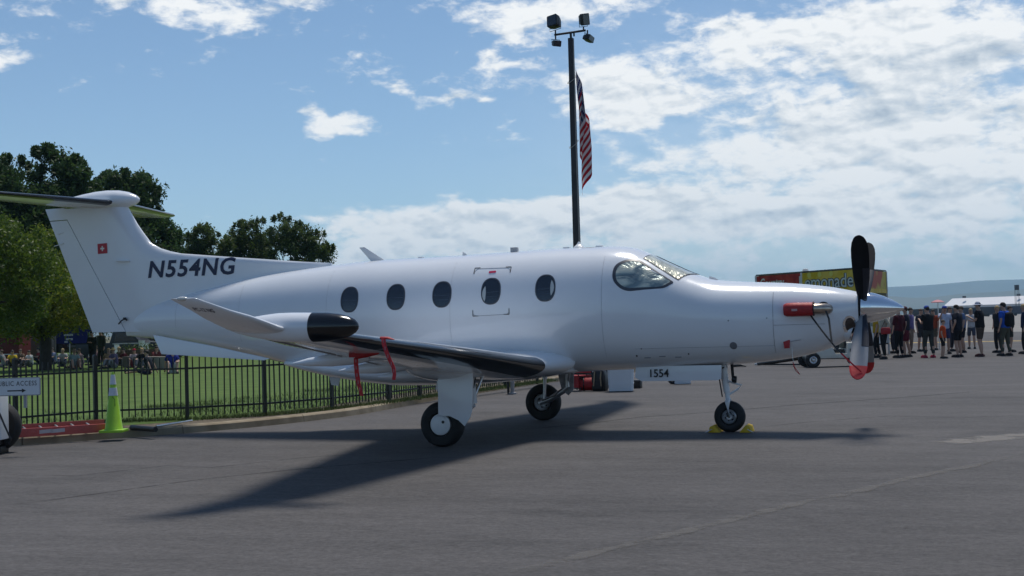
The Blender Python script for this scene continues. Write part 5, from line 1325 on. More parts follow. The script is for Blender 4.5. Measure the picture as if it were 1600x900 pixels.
# white folding table under the tail
t = thing('folding_table', 'long white-topped folding table in front of the black pickup truck', 'table', T(205, 71), R(10))
b = MB(); b.box((0, 0, 1.05), (1.9, .6, .05)); b.build('table_top', mat('grey table top', (.35, .36, .37), .6), t)
for x in (-.85, .85): b = MB(); b.box((x, 0, .52), (.05, .5, 1.02)); b.build('leg', STEEL, t)
t = thing('white_pelican_box', 'white bucket standing on the planter wall near the strake', 'bucket', T(221, 66, .95)); t.name = 'white_bucket'
b = MB(); b.lathe((0, 0, 0), (0, 0, 1), [(0, .12), (.36, .16), (.38, .165), (.37, .14)], 16); b.build('pail', SIGNW, t, smooth=40)
# brick planter and low wall
BR = patch_mat('old brick', (.09, .055, .045), (.16, .10, .08), 6)
t = thing('brick_planter', 'low brick planter at the edge of the lawn behind the tail', 'planter', T(225, 64), R(8))
bm_ = MB().box((0, 0, 0), (.30, .10, .085)).mesh('brick')
for r_ in range(7):
    for k in range(8):
        o = link('brick', bm_, BR, t, (-1.15+.31*k+(.155 if r_ % 2 else 0)+random.uniform(-.004, .004), -.3+random.uniform(-.006, .006), .06+r_*.095))
b = MB(); b.box((0, 0, .34), (2.5, .5, .66)); b.build('core', mat('mortar', (.13, .12, .11), .9), t)
b = MB(); b.box((0, 0, .72), (2.3, .5, .12)); b.build('planting_soil', DIRT, t)
me = leaves([(np.array([x, 0, .86]), .25) for x in np.linspace(-1.1, 1.0, 9)], 300, .07, np.random.default_rng(4)); link('planting', me, LM, t)
WALLM = patch_mat('pale stone coping', (.24, .21, .18), (.33, .29, .25), 2)
a0, a1 = T(196, 61), T(268, 57)
t = thing('stone_edging', 'low pale stone edging on the far side of the lawn', 'edging', a0)
dv = (a1-a0); L_ = dv.length; ang = math.atan2(dv.y, dv.x)
for k in range(6):
    m_ = MB().box((0, 0, .26), (L_/6-.02, .35, .50)); o = m_.build('stone', WALLM, t, bevel=.015, loc=dv*((k+.5)/6)); o.rotation_euler = (0, 0, ang+random.uniform(-.02, .02))
# grey short post by the kerb, seen under the wing
t = thing('short_post', 'short silver post standing on the kerb behind the landing gear', 'post', gp(801, 616))
b = MB(); b.lathe((0, 0, 0), (0, 0, 1), [(0, .09), (.04, .09), (.05, .045), (.34, .05), (.40, .075), (.52, .07), (.56, .03)], 14); b.build('casing', mat('silver post paint', (.30, .29, .29), .5, noise_=(12, .3)), t, smooth=40)
b = MB(); b.tube([(-.10, 0, .0), (-.11, 0, .5)], .03, 8); b.build('pipe', BLACK, t)

# ------------------------------------------------------------------ luggage seen under the belly
POLY = mat('white ribbed plastic', (.60, .64, .68), .4, noise_=(2, .06))
bp = gp(971, 611.5)
t = thing('white_bin', 'large white ribbed plastic bin standing under the belly', 'bin', bp, R(12))
w0, w1 = .275, .30; rings = []
for k in range(9):
    z = .02+.56*k/8; q = w0+(w1-w0)*k/8; rings.append([(sx_*q*kx, sy_*q*ky, z) for sx_, sy_, kx, ky in ((-1, -1, 1, .85), (-1, -1, .85, 1), (1, -1, .85, 1), (1, -1, 1, .85), (1, 1, 1, .85), (1, 1, .85, 1), (-1, 1, .85, 1), (-1, 1, 1, .85))])
b = MB(); b.loft(rings); b.build('body', POLY, t, smooth=30)
for z in (.18, .33, .48): b = MB(); b.box((0, 0, z), (w0*2+.025, w0*2+.025, .012)); b.build('rib', POLY, t)
b = MB(); b.box((0, 0, .585), (.64, .64, .03)); b.build('lid', POLY, t, bevel=.008)
t = thing('black_crate', 'small black crate next to the white bin', 'crate', gp(997, 606.5), R(5))
b = MB(); b.box((0, 0, .10), (.17, .3, .20)); b.build('body', BLACK, t, bevel=.01)
for z in (.06, .14): b = MB(); b.box((0, -.152, z), (.15, .008, .015)); b.build('slat', RUBBER, t)
t = thing('white_box', 'low white box lying on the tarmac behind the nose gear door', 'box', gp(1067, 600), R(10))
b = MB(); b.box((0, 0, .12), (.40, .40, .22)); b.build('body', POLY, t, bevel=.015)
b = MB(); b.box((0, 0, .235), (.42, .42, .02)); b.build('lid', POLY, t, bevel=.004)
t = thing('hose_reel', 'small dark hose reel beside the low white box', 'reel', gp(1052, 600), R(80))
for x in (-.08, .08): b = MB(); b.disc((x, 0, .11), (1, 0, 0), .11, 16, h=.02); b.build('flange', DARK, t)
b = MB(); b.disc((-.08, 0, .11), (1, 0, 0), .05, 12, h=.17); b.build('drum', STEEL, t)
REDC = mat('red canvas', (.30, .012, .016), .7, noise_=(7, .3))
t = thing('folding_chair', 'red canvas folding chair under the wing root', 'chair', gp(903, 611), R(-30))
b = MB(); b.box((0, 0, .36), (.50, .45, .03)); b.build('seat', REDC, t); b = MB(); b.box((0, .22, .60), (.50, .03, .36), Matrix.Rotation(R(-10), 3, 'X')); b.build('backrest', REDC, t)
b = MB(); b.box((0, -.2, .22), (.48, .02, .26)); b.build('front_flap', REDC, t)
for x in (-.24, .24):
    b = MB(); b.tube([(x, -.22, .01), (x, .22, .36)], .012, 6); b.build('leg', BLACK, t); b = MB(); b.tube([(x, .22, .01), (x, -.22, .40)], .012, 6); b.build('leg', BLACK, t)
t = thing('duffel_bag', 'red and black duffel bag lying between the folding chair and the white bin', 'bag', gp(921, 611), R(10))
b = MB(); b.tube([(-.26, 0, .17), (-.22, 0, .17), (.22, 0, .17), (.26, 0, .17)], [.10, .16, .16, .10], 14); b.build('body', REDC, t, smooth=60)
for x in (-.12, .12): b = MB(); b.tube([(x, .165*math.cos(a), .17+.165*math.sin(a)) for a in np.linspace(-1.2, 4.3, 16)], .016, 6, flat=1); b.build('strap', BLACK, t)
b = MB(); b.tube([(-.12, -.02, .33), (0, -.02, .42), (.12, -.02, .33)], .012, 6); b.build('handle', BLACK, t)
t = thing('backpack', 'black backpack with tan straps leaning beside the white bin', 'bag', gp(938, 611), R(-8))
b = MB(); b.loft([[(sx_*.17*k, sy_*.11*k, z) for sx_, sy_ in ((-1, -1), (1, -1), (1, 1), (-1, 1))] for k, z in ((.9, .0), (1.0, .1), (1, .36), (.75, .48), (.35, .52))]); b.build('body', BLACK, t, bevel=.02)
b = MB(); b.box((0, -.13, .16), (.24, .06, .20)); b.build('pocket', DARK, t, bevel=.02)
for x in (-.08, .08): b = MB(); b.tube([(x, -.12, .46), (x, -.16, .3), (x*1.2, -.17, .12)], .016, 6); b.build('strap', mat('tan strap', (.35, .26, .16), .8), t)
t = thing('cooler', 'black cooler box with a pale lid behind the duffel bag', 'cooler', gp(925, 606), R(6))
b = MB(); b.box((0, 0, .26), (.85, .40, .50)); b.build('body', BLACK, t, bevel=.02)
b = MB(); b.box((.0, 0, .53), (.87, .42, .04)); b.build('lid', mat('grey lid', (.3, .3, .3), .5), t, bevel=.01)
b = MB(); b.box((.12, -.215, .42), (.12, .03, .06)); b.build('latch', SIGNW, t)
# ------------------------------------------------------------------ people
SKIN = mat('skin', (.42, .25, .18), .55, noise_=(8, .08)); HAIRS = {'dark': mat('dark hair', (.02, .014, .01), .7), 'blond': mat('blond hair', (.35, .24, .11), .7), 'brown': mat('brown hair', (.07, .04, .025), .7)}
EYE = mat('eye', (.02, .015, .012), .3); MOUTH = mat('mouth', (.20, .07, .06), .5)
_pending = []
def skin_obj(name, nodes, edges, m, parent, lvl=1):
    """nodes: (point, radius or (rx, ry)); grown with a Skin modifier into one surface"""
    me = bpy.data.meshes.new(name); me.from_pydata([Vector(p) for p, r in nodes], edges, []); me.update()
    o = bpy.data.objects.new(name, me); COL.objects.link(o); o.parent = parent
    sk = o.modifiers.new('s', 'SKIN'); sk.use_smooth_shade = True
    for i, (p, r) in enumerate(nodes):
        d = me.skin_vertices[0].data[i]; d.radius = (r, r) if isinstance(r, (int, float)) else r; d.use_root = (i == 0)
    if lvl: s = o.modifiers.new('b', 'SUBSURF'); s.levels = lvl; s.render_levels = lvl
    _pending.append((o, m)); return o
def finish_skins():
    dg = bpy.context.evaluated_depsgraph_get(); dg.update()
    out = [(o, bpy.data.meshes.new_from_object(o.evaluated_get(dg)), m) for o, m in _pending]
    for o, me, m in out:
        o.modifiers.clear(); o.data = me; me.materials.clear(); me.materials.append(m)
        for p in me.polygons: p.use_smooth = True
    _pending.clear()
def person(base, face, H, label, shirt, legs, bottom, sleeves='short', hat=None, hair='dark', arms=('down', 'down'), shoes=(.02, .02, .022), bag=None, sit=False, group=None, female=False, lean=0, stride=0, stout=1.0, hatkind='cap', extra=None):
    """face = heading of the face in degrees, 0 = along +y"""
    k = H/1.78; t = thing('person', label, 'person', base, R(face), group)
    stout *= 1.07
    if not sit: stride = random.choice([0, .3, -.35, .15, 0]); lean = random.choice([0, .02, -.02])
    V3 = lambda x, y, z: Vector((x*k, y*k, z*k))
    if not sit:
        hip = V3(0, 0, .95); J = {}
        for s, n in ((-1, 'L'), (1, 'R')):
            st = stride*s
            J[n] = dict(hj=V3(s*.095, 0, .92), kn=V3(s*.11, .03+st*.12, .50), an=V3(s*.12, -.03+st*.2, .085), to=V3(s*.14, .12+st*.2, .03))
        sp = [V3(0, lean*.3, 1.10), V3(0, lean*.7, 1.30), V3(0, lean, 1.44)]
    else:
        hip = V3(0, 0, .13); J = {}
        for s, n in ((-1, 'L'), (1, 'R')):
            if sit == 'stretched': J[n] = dict(hj=V3(s*.10, .05, .12), kn=V3(s*.13, .48, .16), an=V3(s*.14, .90, .08), to=V3(s*.15, .95, .18))
            else: J[n] = dict(hj=V3(s*.10, .05, .13), kn=V3(s*.17, .38, .46), an=V3(s*.16, .55, .085), to=V3(s*.17, .70, .03))
        lean = .10; sp = [V3(0, -.02, .30), V3(0, .02, .48), V3(0, .07, .62)]
    ch = sp[2]; dz = ch-V3(0, 0, 1.44)
    A = {}
    for i, (s, n) in enumerate(((-1, 'L'), (1, 'R'))):
        sh = ch+V3(s*.175, 0, .015); a = arms[i]
        if a == 'down': el, wr = sh+V3(s*.06, -.03, -.28), sh+V3(s*.07, .04, -.53)
        elif a == 'pocket': el, wr = sh+V3(s*.12, -.08, -.26), sh+V3(s*.02, .06, -.46)
        elif a == 'phone': el, wr = sh+V3(s*.03, .05, -.28), sh+V3(-s*.05, .27, -.16)
        elif a == 'cross': el, wr = sh+V3(s*.05, .05, -.27), sh+V3(-s*.14, .20, -.22)
        elif a == 'up': el, wr = sh+V3(s*.04, .16, -.14), sh+V3(-s*.05, .24, .10)
        elif a == 'knee': el, wr = sh+V3(s*.06, .12, -.20), sh+V3(s*.02, .30, -.20)
        elif a == 'prop': el, wr = sh+V3(s*.06, -.16, -.22), sh+V3(s*.08, -.26, -.46)
        d = (wr-el).normalized(); A[n] = (sh, el, wr, wr+d*.07*k, d)
    nodes = [(hip, (.135*k*stout, .11*k*stout))]; ed = []
    def add(p, r, par): nodes.append((p, r)); ed.append((par, len(nodes)-1)); return len(nodes)-1
    w_ = (.9 if female else 1)*stout
    i1 = add(sp[0], (.125*k*w_, .10*k*w_), 0); i2 = add(sp[1], (.145*k*w_, .105*k*w_), i1); i3 = add(sp[2], (.10*k, .085*k), i2)
    i4 = add(ch+V3(0, .01, .08), .062*k, i3); i5 = add(ch+V3(0, .03, .16), (.062*k, .07*k), i4); i6 = add(ch+V3(0, .035, .24), (.074*k, .09*k), i5); i7 = add(ch+V3(0, .03, .31), (.058*k, .07*k), i6)
    add(ch+V3(0, .135, .215), .014*k, i6)                                   # nose
    for s in (-1, 1): add(ch+V3(s*.085, .03, .22), .014*k, i6)               # ears
    for n in 'LR':
        s = -1 if n == 'L' else 1; sh, el, wr, pm_, d = A[n]
        a = add(sh, .055*k, i3); a = add(el, .040*k, a); a = add(wr, .027*k, a); a = add(pm_, (.036*k, .022*k), a)
        sd_ = d.cross(Vector((0, 1, 0)) if abs(d.y) < .8 else Vector((0, 0, 1))).normalized()
        for q, ln in ((-.9, .068), (-.3, .080), (.3, .076), (.9, .062)):
            f1 = pm_+sd_*q*.026*k+d*ln*.7*k; a2 = add(f1, .0095*k, a); add(f1+(d*.8+Vector((0, .5, 0)))*ln*.45*k, .008*k, a2)
        add(pm_+sd_*-.045*k+d*.01*k, .011*k, a)
        j = J[n]; b_ = add(j['hj'], .088*k, 0); b_ = add(j['kn'], .060*k, b_); b_ = add((j['kn']*.6+j['an']*.4)+V3(0, -.015, 0), .062*k, b_); b_ = add(j['an'], .036*k, b_); add(j['to'], (.038*k, .028*k), b_)
    skin_obj('body', nodes, ed, SKIN, t)
    hc = ch+V3(0, .035, .235)
    for s in (-1, 1):
        b = MB(); b.ball(hc+V3(s*.032, .088, .01), .011*k, 8, 6); b.build('eye', EYE, t, smooth=60)
    b = MB(); b.ball(hc+V3(0, .086, -.065), (.026*k, .008*k, .007*k), 8, 5); b.build('mouth', MOUTH, t, smooth=60)
    # shirt
    g = 1.20
    nodes = [(hip+V3(0, 0, -.05 if not sit else .0), (.142*k*stout*g, .125*k*stout*g))]; ed = []
    i0 = add(hip+V3(0, 0, .05), (.146*k*stout*g, .125*k*stout*g), 0); i1 = add(sp[0], (.138*k*w_*g, .115*k*w_*g), i0); i2 = add(sp[1], (.152*k*w_*g, .115*k*w_*g), i1); i3 = add(sp[2]+V3(0, 0, -.01), (.105*k*g, .09*k*g), i2); add(ch+V3(0, .0, .06), .074*k, i3)
    for n in 'LR':
        sh, el, wr, pm_, d = A[n]; a = add(sh, .066*k*g, i3)
        if sleeves == 'short': add(sh.lerp(el, .75), .058*k*g, a)
        elif sleeves == 'long': a = add(el, .050*k*g, a); add(el.lerp(wr, .9), .036*k*g, a)
    skin_obj('shirt', nodes, ed, cloth(shirt), t)
    # trousers or shorts
    nodes = [(hip+V3(0, 0, .10), (.140*k*stout, .118*k*stout))]; ed = []; add(hip+V3(0, 0, .02), (.142*k*stout, .120*k*stout), 0)
    for n in 'LR':
        j = J[n]; a = add(j['hj']+V3(0, 0, -.05), .098*k*stout**.5, 1)
        if legs == 'shorts': add(j['hj'].lerp(j['kn'], .92), .086*k, a)
        elif legs == 'long': a = add(j['kn'], .076*k, a); add(j['kn'].lerp(j['an'], .92), .062*k, a)
        elif legs == 'skirt': add(j['hj'].lerp(j['kn'], .75)*1.0, .13*k, a)
    skin_obj({'shorts': 'shorts', 'long': 'trousers', 'skirt': 'skirt'}[legs], nodes, ed, cloth(bottom), t)
    for n in 'LR':
        j = J[n]; b = MB(); d = (j['to']-j['an']); d.z = 0 if sit != 'stretched' else d.z; d = d.normalized() if d.length > 0 else Vector((0, 1, 0))
        if sit == 'stretched': b.ball(j['an']+V3(0, .03, .09), (.045*k, .045*k, .13*k), 10, 6)
        else:
            c = Vector((j['an'].x, j['an'].y, 0))+d*.06*k; rz_ = Matrix.Rotation(math.atan2(d.y, d.x)-math.pi/2, 3, 'Z')
            b.loft([[c+rz_ @ Vector((x*kk*k, y*kk*k, z*k)) for x, y in ((-.035, -.13), (.035, -.13), (.052, .02), (.045, .12), (.02, .15), (-.02, .15), (-.045, .12), (-.052, .02))] for kk, z in ((1.03, .0), (1.05, .03), (.95, .065), (.6, .095))])
        b.build('shoe', cloth(shoes, .6), t, smooth=50)
    # hair and hat
    b = MB(); b.ball(hc+V3(0, -.018, .028), (.084*k, .098*k, .090*k), 12, 8); ho = b.build('hair', HAIRS[hair], t, smooth=60)
    if female: b = MB(); b.ball(hc+V3(0, -.07, -.07), (.075*k, .045*k, .15*k), 10, 8); b.build('hair', HAIRS[hair], t, smooth=60)
    if hat:
        b = MB(); P = [(0, .092), (.03, .092), (.065, .078), (.088, .045), (.095, .008)]
        b.lathe(hc+V3(0, -.005, .035), (0, 0, 1), [(h*k, r*k) for h, r in P], 16)
        ho = b.build('cap' if hatkind == 'cap' else 'hat', cloth(hat), t, smooth=60)
        b = MB()
        if hatkind == 'cap': b.loft([[hc+V3(x, y, .04+dz_) for x, y in ((-.07, .06), (-.055, .14), (0, .175), (.055, .14), (.07, .06))] for dz_ in (0, .012)]); b.build('brim', cloth(hat), ho)
        else: b.lathe(hc+V3(0, 0, .035), (0, 0, 1), [(0, .09*k), (-.02*k, .165*k), (-.012*k, .165*k), (.012*k, .09*k)], 18); b.build('brim', cloth(hat), ho, smooth=60)
    return t
def backpack(base, face, H, label, c):
    k = H/1.78; t = thing('backpack', label, 'bag', base, R(face))
    b = MB(); b.loft([[(sx_*.155*q*k, (-.145-.10*sy_*q)*k-.03*k, z*k) for sx_, sy_ in ((-1, -1), (1, -1), (1, 1), (-1, 1))] for q, z in ((.8, .98), (1, 1.04), (1, 1.32), (.8, 1.43), (.4, 1.47))]); b.build('body', cloth(c), t, bevel=.03)
    for s in (-1, 1): b = MB(); b.tube([Vector((s*.11, -.10, 1.42))*k, Vector((s*.12, .03, 1.52))*k, Vector((s*.12, .145, 1.38))*k, Vector((s*.13, .10, 1.12))*k, Vector((s*.13, -.10, 1.06))*k], .02, 6); b.build('strap', cloth(c), t)
LEFT = 90-18.7
def cp_(px, py): return gp(px, py)
Q = 'people queueing for lemonade'
BLK = (.012, .012, .014)
person(cp_(1382, 561), LEFT+50, 1.80, 'person in a cream top with a red hip bag just right of the spinner', (.40, .36, .28), 'long', BLK, 'long', arms=('pocket', 'down'), hair='brown', stout=1.08)
person(cp_(1371, 559), LEFT+20, 1.74, 'person in a yellow shirt half hidden behind the propeller', (.50, .30, .03), 'long', BLK, hair='dark')
t = thing('shoulder_bag', 'red hip bag on the person in the cream top', 'bag', cp_(1386, 561)+Vector((0, -.25, 1.02)))
b = MB(); b.loft([[(x*q, y*q, z) for x, y in ((-.17, -.07), (.17, -.07), (.17, .07), (-.17, .07))] for q, z in ((.8, -.12), (1, -.08), (1, .08), (.7, .12))]); b.build('pouch', REDC, t, bevel=.02); b = MB(); b.tube([(-.15, 0, .08), (-.05, .1, .3), (.1, .15, .48)], .012, 5); b.build('strap', BLACK, t)
person(cp_(1406, 559), LEFT-20, 1.84, 'tall person in a dark maroon top and black trousers near the spinner tip', (.07, .012, .02), 'long', BLK, 'long', hat=(.05, .01, .015), arms=('cross', 'down'))
person(cp_(1417, 558), LEFT+10, 1.86, 'person in a dark shirt and dark red shorts right of the maroon top', (.03, .03, .045), 'shorts', (.13, .02, .035), hair='brown', hat=(.10, .03, .04), arms=('down', 'phone'))
person(cp_(1424, 552), LEFT+180, 1.85, 'person in a purple plaid shirt and tan trousers behind the dark red shorts', (.15, .12, .26), 'long', (.22, .15, .11), hair='dark')
person(cp_(1452, 559), LEFT-35, 1.86, 'person in a black t-shirt, blue cap, grey trousers and red shoes', BLK, 'long', (.045, .05, .045), hat=(.03, .07, .32), arms=('phone', 'phone'), shoes=(.30, .02, .05), stout=1.12)
person(cp_(1440, 549), LEFT+150, 1.80, 'person with brown hair and dark top standing behind the blue cap', (.035, .035, .05), 'shorts', (.04, .04, .045), hair='brown', arms=('cross', 'down'))
person(cp_(1474, 560), LEFT+190, 1.36, 'child in an orange-red top and black shorts seen from behind', (.52, .07, .02), 'shorts', BLK, hair='brown', arms=('down', 'down'), stout=1.15)
person(cp_(1478, 553), LEFT+120, 1.86, 'person in a pale blue-white shirt with a blue cap behind the child', (.42, .46, .58), 'shorts', (.05, .05, .12), hat=(.05, .08, .32), hair='dark', arms=('down', 'up'))
person(cp_(1486, 549), LEFT+160, 1.84, 'person in a navy top just behind the pale blue-white shirt', (.015, .02, .06), 'long', (.03, .03, .04), hair='brown', arms=('up', 'down'))
person(cp_(1498, 558), LEFT-10, 1.86, 'person in a dark navy shirt and black shorts with a dark cap, arm on hip', (.016, .017, .026), 'shorts', BLK, hat=(.03, .022, .02), arms=('pocket', 'down'), stout=1.08)
person(cp_(1505, 551), LEFT+30, 1.84, 'person in a grey-blue shirt right behind the dark navy shirt', (.10, .15, .27), 'shorts', (.02, .02, .03), hair='brown', arms=('down', 'phone'))
person(cp_(1533, 557), LEFT, 1.95, 'person in a black t-shirt, brown shorts and pale bucket hat', (.014, .013, .016), 'shorts', (.075, .055, .045), hat=(.30, .33, .42), hatkind='hat', arms=('phone', 'down'), stout=1.12, shoes=(.06, .02, .02))
person(cp_(1561, 551), LEFT+60, 1.82, 'person in dark clothes half hidden left of the blue shirt', (.02, .022, .03), 'long', (.02, .02, .022), hair='blond', arms=('down', 'pocket'))
pb = cp_(1572, 556)
person(pb, LEFT-15, 1.90, 'person in a bright blue shirt, olive trousers and black cap', (.02, .085, .42), 'long', (.075, .075, .055), hat=(.02, .02, .022), hair='dark', arms=('down', 'down'), stout=1.12)
backpack(pb, LEFT-15, 1.90, 'black backpack on the person in the bright blue shirt', (.012, .012, .014))
person(cp_(1580, 550), LEFT+200, 1.80, 'person in a dark jacket behind the black backpack', (.02, .02, .025), 'shorts', (.04, .04, .03), 'long', hair='brown')
person(cp_(1603, 553), LEFT+20, 1.84, 'person in navy clothes cut by the right edge of the picture', (.02, .03, .07), 'long', (.03, .03, .035), hair='blond')
person(cp_(1397, 552), LEFT+30, 1.78, 'person in a grey top showing between the cream top and the maroon top', (.16, .16, .17), 'long', (.03, .03, .05), hair='brown', arms=('down', 'down'))
person(cp_(1461, 547), LEFT+70, 1.76, 'person in a rust red shirt between the blue cap and the child', (.30, .06, .03), 'shorts', (.10, .085, .06), hair='dark', arms=('down', 'pocket'))
person(cp_(1519, 545), LEFT+100, 1.76, 'person in a white shirt standing further back left of the bucket hat', (.45, .45, .47), 'shorts', (.06, .07, .10), hair='blond', arms=('cross', 'down'), female=True)
# park spectators
G = T
LK = 150
person(G(20, 66), 200, 1.7, 'person in a yellow shirt sitting on the grass at the far left', (.52, .36, .03), 'long', (.05, .05, .06), sit='up', hair='dark', arms=('knee', 'knee'))
person(G(5, 68), 120, 1.7, 'person in grey reclining left of the yellow shirt', (.22, .23, .24), 'long', (.18, .18, .18), sit='stretched', hair='brown', arms=('prop', 'prop'))
person(G(47, 67), 170, 1.6, 'person in white sitting by the locust trunk', (.50, .50, .50), 'long', (.12, .12, .14), sit='up', hair='dark', arms=('knee', 'knee'))
person(G(84, 72), 160, 1.7, 'person in a pale blue shirt sitting in the shade right of the locust trunk', (.16, .19, .30), 'shorts', (.03, .03, .05), sit='up', hair='dark', arms=('knee', 'knee'))
person(G(115, 60), 230, 1.72, 'person in a teal and pink top with a straw sun hat sitting on the lawn', (.22, .28, .28), 'shorts', (.30, .15, .13), sit='up', hat=(.26, .17, .12), hatkind='hat', female=True, hair='brown', arms=('knee', 'prop'))
person(G(126, 63), 150, 1.7, 'person in a patterned top sitting behind the straw sun hat', (.30, .22, .24), 'shorts', (.05, .05, .06), sit='up', hair='dark', arms=('knee', 'knee'))
person(G(144, 62), 190, 1.72, 'person in olive-black clothes standing left of the fence post', (.022, .024, .016), 'long', (.02, .02, .018), 'long', hair='dark', stout=1.25, arms=('cross', 'cross'))
person(G(158, 64), 170, 1.80, 'person in dark green clothes standing right of the olive-black one', (.03, .034, .022), 'long', (.025, .025, .022), 'long', hair='brown', stout=1.1, arms=('down', 'pocket'))
person(G(169, 61), 220, 1.70, 'person with blond hair in a tan top sitting behind the cone', (.32, .21, .12), 'long', (.08, .07, .08), sit='up', hair='blond', female=True, arms=('knee', 'prop'))
person(G(179, 60), 160, 1.72, 'person in a purple-grey shirt and tan hat sitting above the cone', (.14, .12, .20), 'long', (.28, .28, .30), sit='up', hat=(.33, .26, .13), hatkind='hat', hair='brown', arms=('knee', 'knee'))
person(G(195, 62), 150, 1.66, 'person in a dark red shirt sitting between the purple shirt and the red cap', (.11, .02, .03), 'long', (.05, .03, .03), sit='up', hair='dark', arms=('knee', 'knee'))
person(G(210, 60), 200, 1.60, 'child with a red and white cap sitting in front of the planter', (.45, .35, .36), 'shorts', (.3, .05, .06), sit='up', hat=(.45, .03, .06), hair='brown', arms=('knee', 'knee'))
person(G(243, 60), 240, 1.78, 'person in a maroon shirt leaning back on the stone edging', (.12, .03, .03), 'long', (.28, .20, .13), sit='stretched', hair='dark', arms=('prop', 'knee'))
person(G(268, 49.5), 215, 1.82, 'person in a royal blue shirt and white shorts sitting on the lawn behind the fence', (.02, .03, .20), 'shorts', (.50, .52, .56), sit='up', hair='brown', arms=('knee', 'prop'), stout=1.1)
person(G(232, 49.0), 100, 1.70, 'person in dark clothes lying back with bare legs stretched out left of the blue shirt', (.015, .02, .03), 'shorts', (.02, .02, .04), sit='stretched', hair='dark', arms=('prop', 'prop'))
for px, D, f, lab, c, c2 in ((33, 70, 190, 'person in a brown shirt sitting between the yellow shirt and the white shirt', (.14, .09, .06), BLK), (62, 74, 140, 'person in a dark red top sitting just left of the locust trunk, further back', (.22, .03, .03), BLK), (98, 66, 210, 'person in a light grey shirt sitting between the locust trunk and the straw sun hat', (.30, .30, .31), (.06, .07, .12)), (152, 68, 170, 'person in a faded pink shirt sitting between the two standing people', (.34, .18, .18), (.05, .05, .06)), (188, 67, 150, 'person in a green shirt sitting further back between the tan hat and the red cap', (.05, .12, .06), (.10, .09, .08)), (222, 58, 200, 'person in a black top sitting on the grass before the brick planter', BLK, (.12, .12, .14))):
    person(G(px, D), f, 1.7, lab, c, 'long', c2, sit='up', hair=random.choice(['dark', 'brown', 'blond']), arms=('knee', random.choice(['knee', 'prop'])))
finish_skins()

# ------------------------------------------------------------------ lemonade stand
def lerp_pt(a, b, t): return a+(b-a)*t
K_ = 1.08
A0 = pd(1183, 50*K_); A1 = pd(1341, 45.2*K_); A2 = pd(1387, 49*K_)
zb0, zt0 = 1.6+.80*K_, 1.6+1.60*K_
t = thing('lemonade_stand', 'concession stand with red Country and yellow Lemonade signs round its top', 'food stand', A0); O = A0
RS = patch_mat('red printed sign', (.28, .02, .02), (.42, .05, .03), 3.0, .4, .6, .5)
YS = patch_mat('yellow printed sign', (.55, .38, .015), (.66, .48, .08), 2.2, .42, .62, .5)
def wall(a, b, z0, z1, m, name, parent, th=.05, out=0):
    d = (b-a).normalized(); n = Vector((d.y, -d.x, 0)); a2, b2 = a+n*out-O, b+n*out-O
    q = MB(); q.prism([Vector((a2.x, a2.y, z0)), Vector((b2.x, b2.y, z0)), Vector((b2.x, b2.y, z1)), Vector((a2.x, a2.y, z1))], -n*th); return q.build(name, m, parent)
n1 = (A1-A0).normalized(); L1_ = (A1-A0).length; n2 = (A2-A1).normalized()
M1 = A0+n1*L1_*.475
fr1 = wall(A0+n1*.03, M1-n1*.03, zb0, zt0, RS, 'sign_panel', t); fr1['label'] = 'red sign reading Country'
fr2 = wall(M1+n1*.05, A1-n1*.06, zb0, zt0, YS, 'sign_panel', t); fr2['label'] = 'yellow sign reading Lemonade'
fr3 = wall(A1+n2*.06, A2, zb0, zt0, patch_mat('red yellow green sign', (.40, .05, .02), (.48, .38, .04), .9, .45, .55, .5), 'sign_panel', t); fr3['label'] = 'side sign in red, yellow and green'
wall(A1+n2*.08, A2-n2*.02, zb0, zb0+.16, YS, 'yellow_stripe', t, out=.006, th=.008)
def wl_fn(a, n, off): 
    o_ = Vector((n.y, -n.x, 0))*off
    return lambda x, y: (a-O)+n*x+o_+Vector((0, 0, y))
f_ = wl_fn(A0, n1, .008)
LC = mat('cream sign letters', (.62, .60, .50), .5); LB = mat('dark blue sign letters', (.03, .04, .07), .5)
lettering('Country', LC, t, lambda x, y: f_(.28+x, zb0+.24+y), 1.5, .52, 'sign_lettering', shear=.15, bold=.02)
L2 = L1_*.475+.12
lettering('Lemonade', LB, t, lambda x, y: f_(L2-.25+x, zb0+.20+y), L1_-L2+.08, .56, 'sign_lettering', bold=.05, spacing=.95)
f2_ = wl_fn(A0, n1, .014); lettering('Lemonade', mat('pale sign letters', (.52, .56, .50), .5), t, lambda x, y: f2_(L2-.235+x, zb0+.215+y), L1_-L2+.05, .53, 'sign_lettering', bold=.004, spacing=.98)
f3_ = wl_fn(A1, n2, .012); lettering('Lem', mat('pale sign letters', (.52, .56, .50), .5), t, lambda x, y: f3_(.25+x, zb0+.25+y), .8, .34, 'sign_lettering', bold=.01)
# lemon slices on the yellow sign
for x in (L2+.35, L2+.95, L2+1.6):
    q = MB(); c = f_(x, zt0-.10); d_ = Vector((n1.y, -n1.x, 0)); q.disc(c, d_, .11, 16, h=.004); q.build('lemon_slice', mat('lemon yellow', (.62, .55, .10), .5), t)
Wh = mat('white trailer panel', (.58, .58, .57), .45, noise_=(2, .08))
wall(A0+n1*.02, A1-n1*.02, .45, 1.15, Wh, 'counter_front', t, out=-.03); wall(A1+n2*.05, A2, .45, 1.15, Wh, 'counter_side', t, out=-.03)
back = Vector((-n1.y, n1.x, 0))
for p in (A0, A1, A2, M1):
    q = MB(); q.box((p-O)+Vector((0, 0, (zt0+.02)/2)), (.07, .07, zt0+.02)); q.build('corner_post', Wh, t)
q = MB(); a_, b_, c_ = A0-O, A1-O, A2-O; d_ = a_+(c_-b_)
q.prism([Vector((p.x, p.y, zt0+.02)) for p in (a_, b_, c_, d_)], (0, 0, .05)); q.build('roof', mat('dark roof edge', (.10, .10, .09), .6), t)
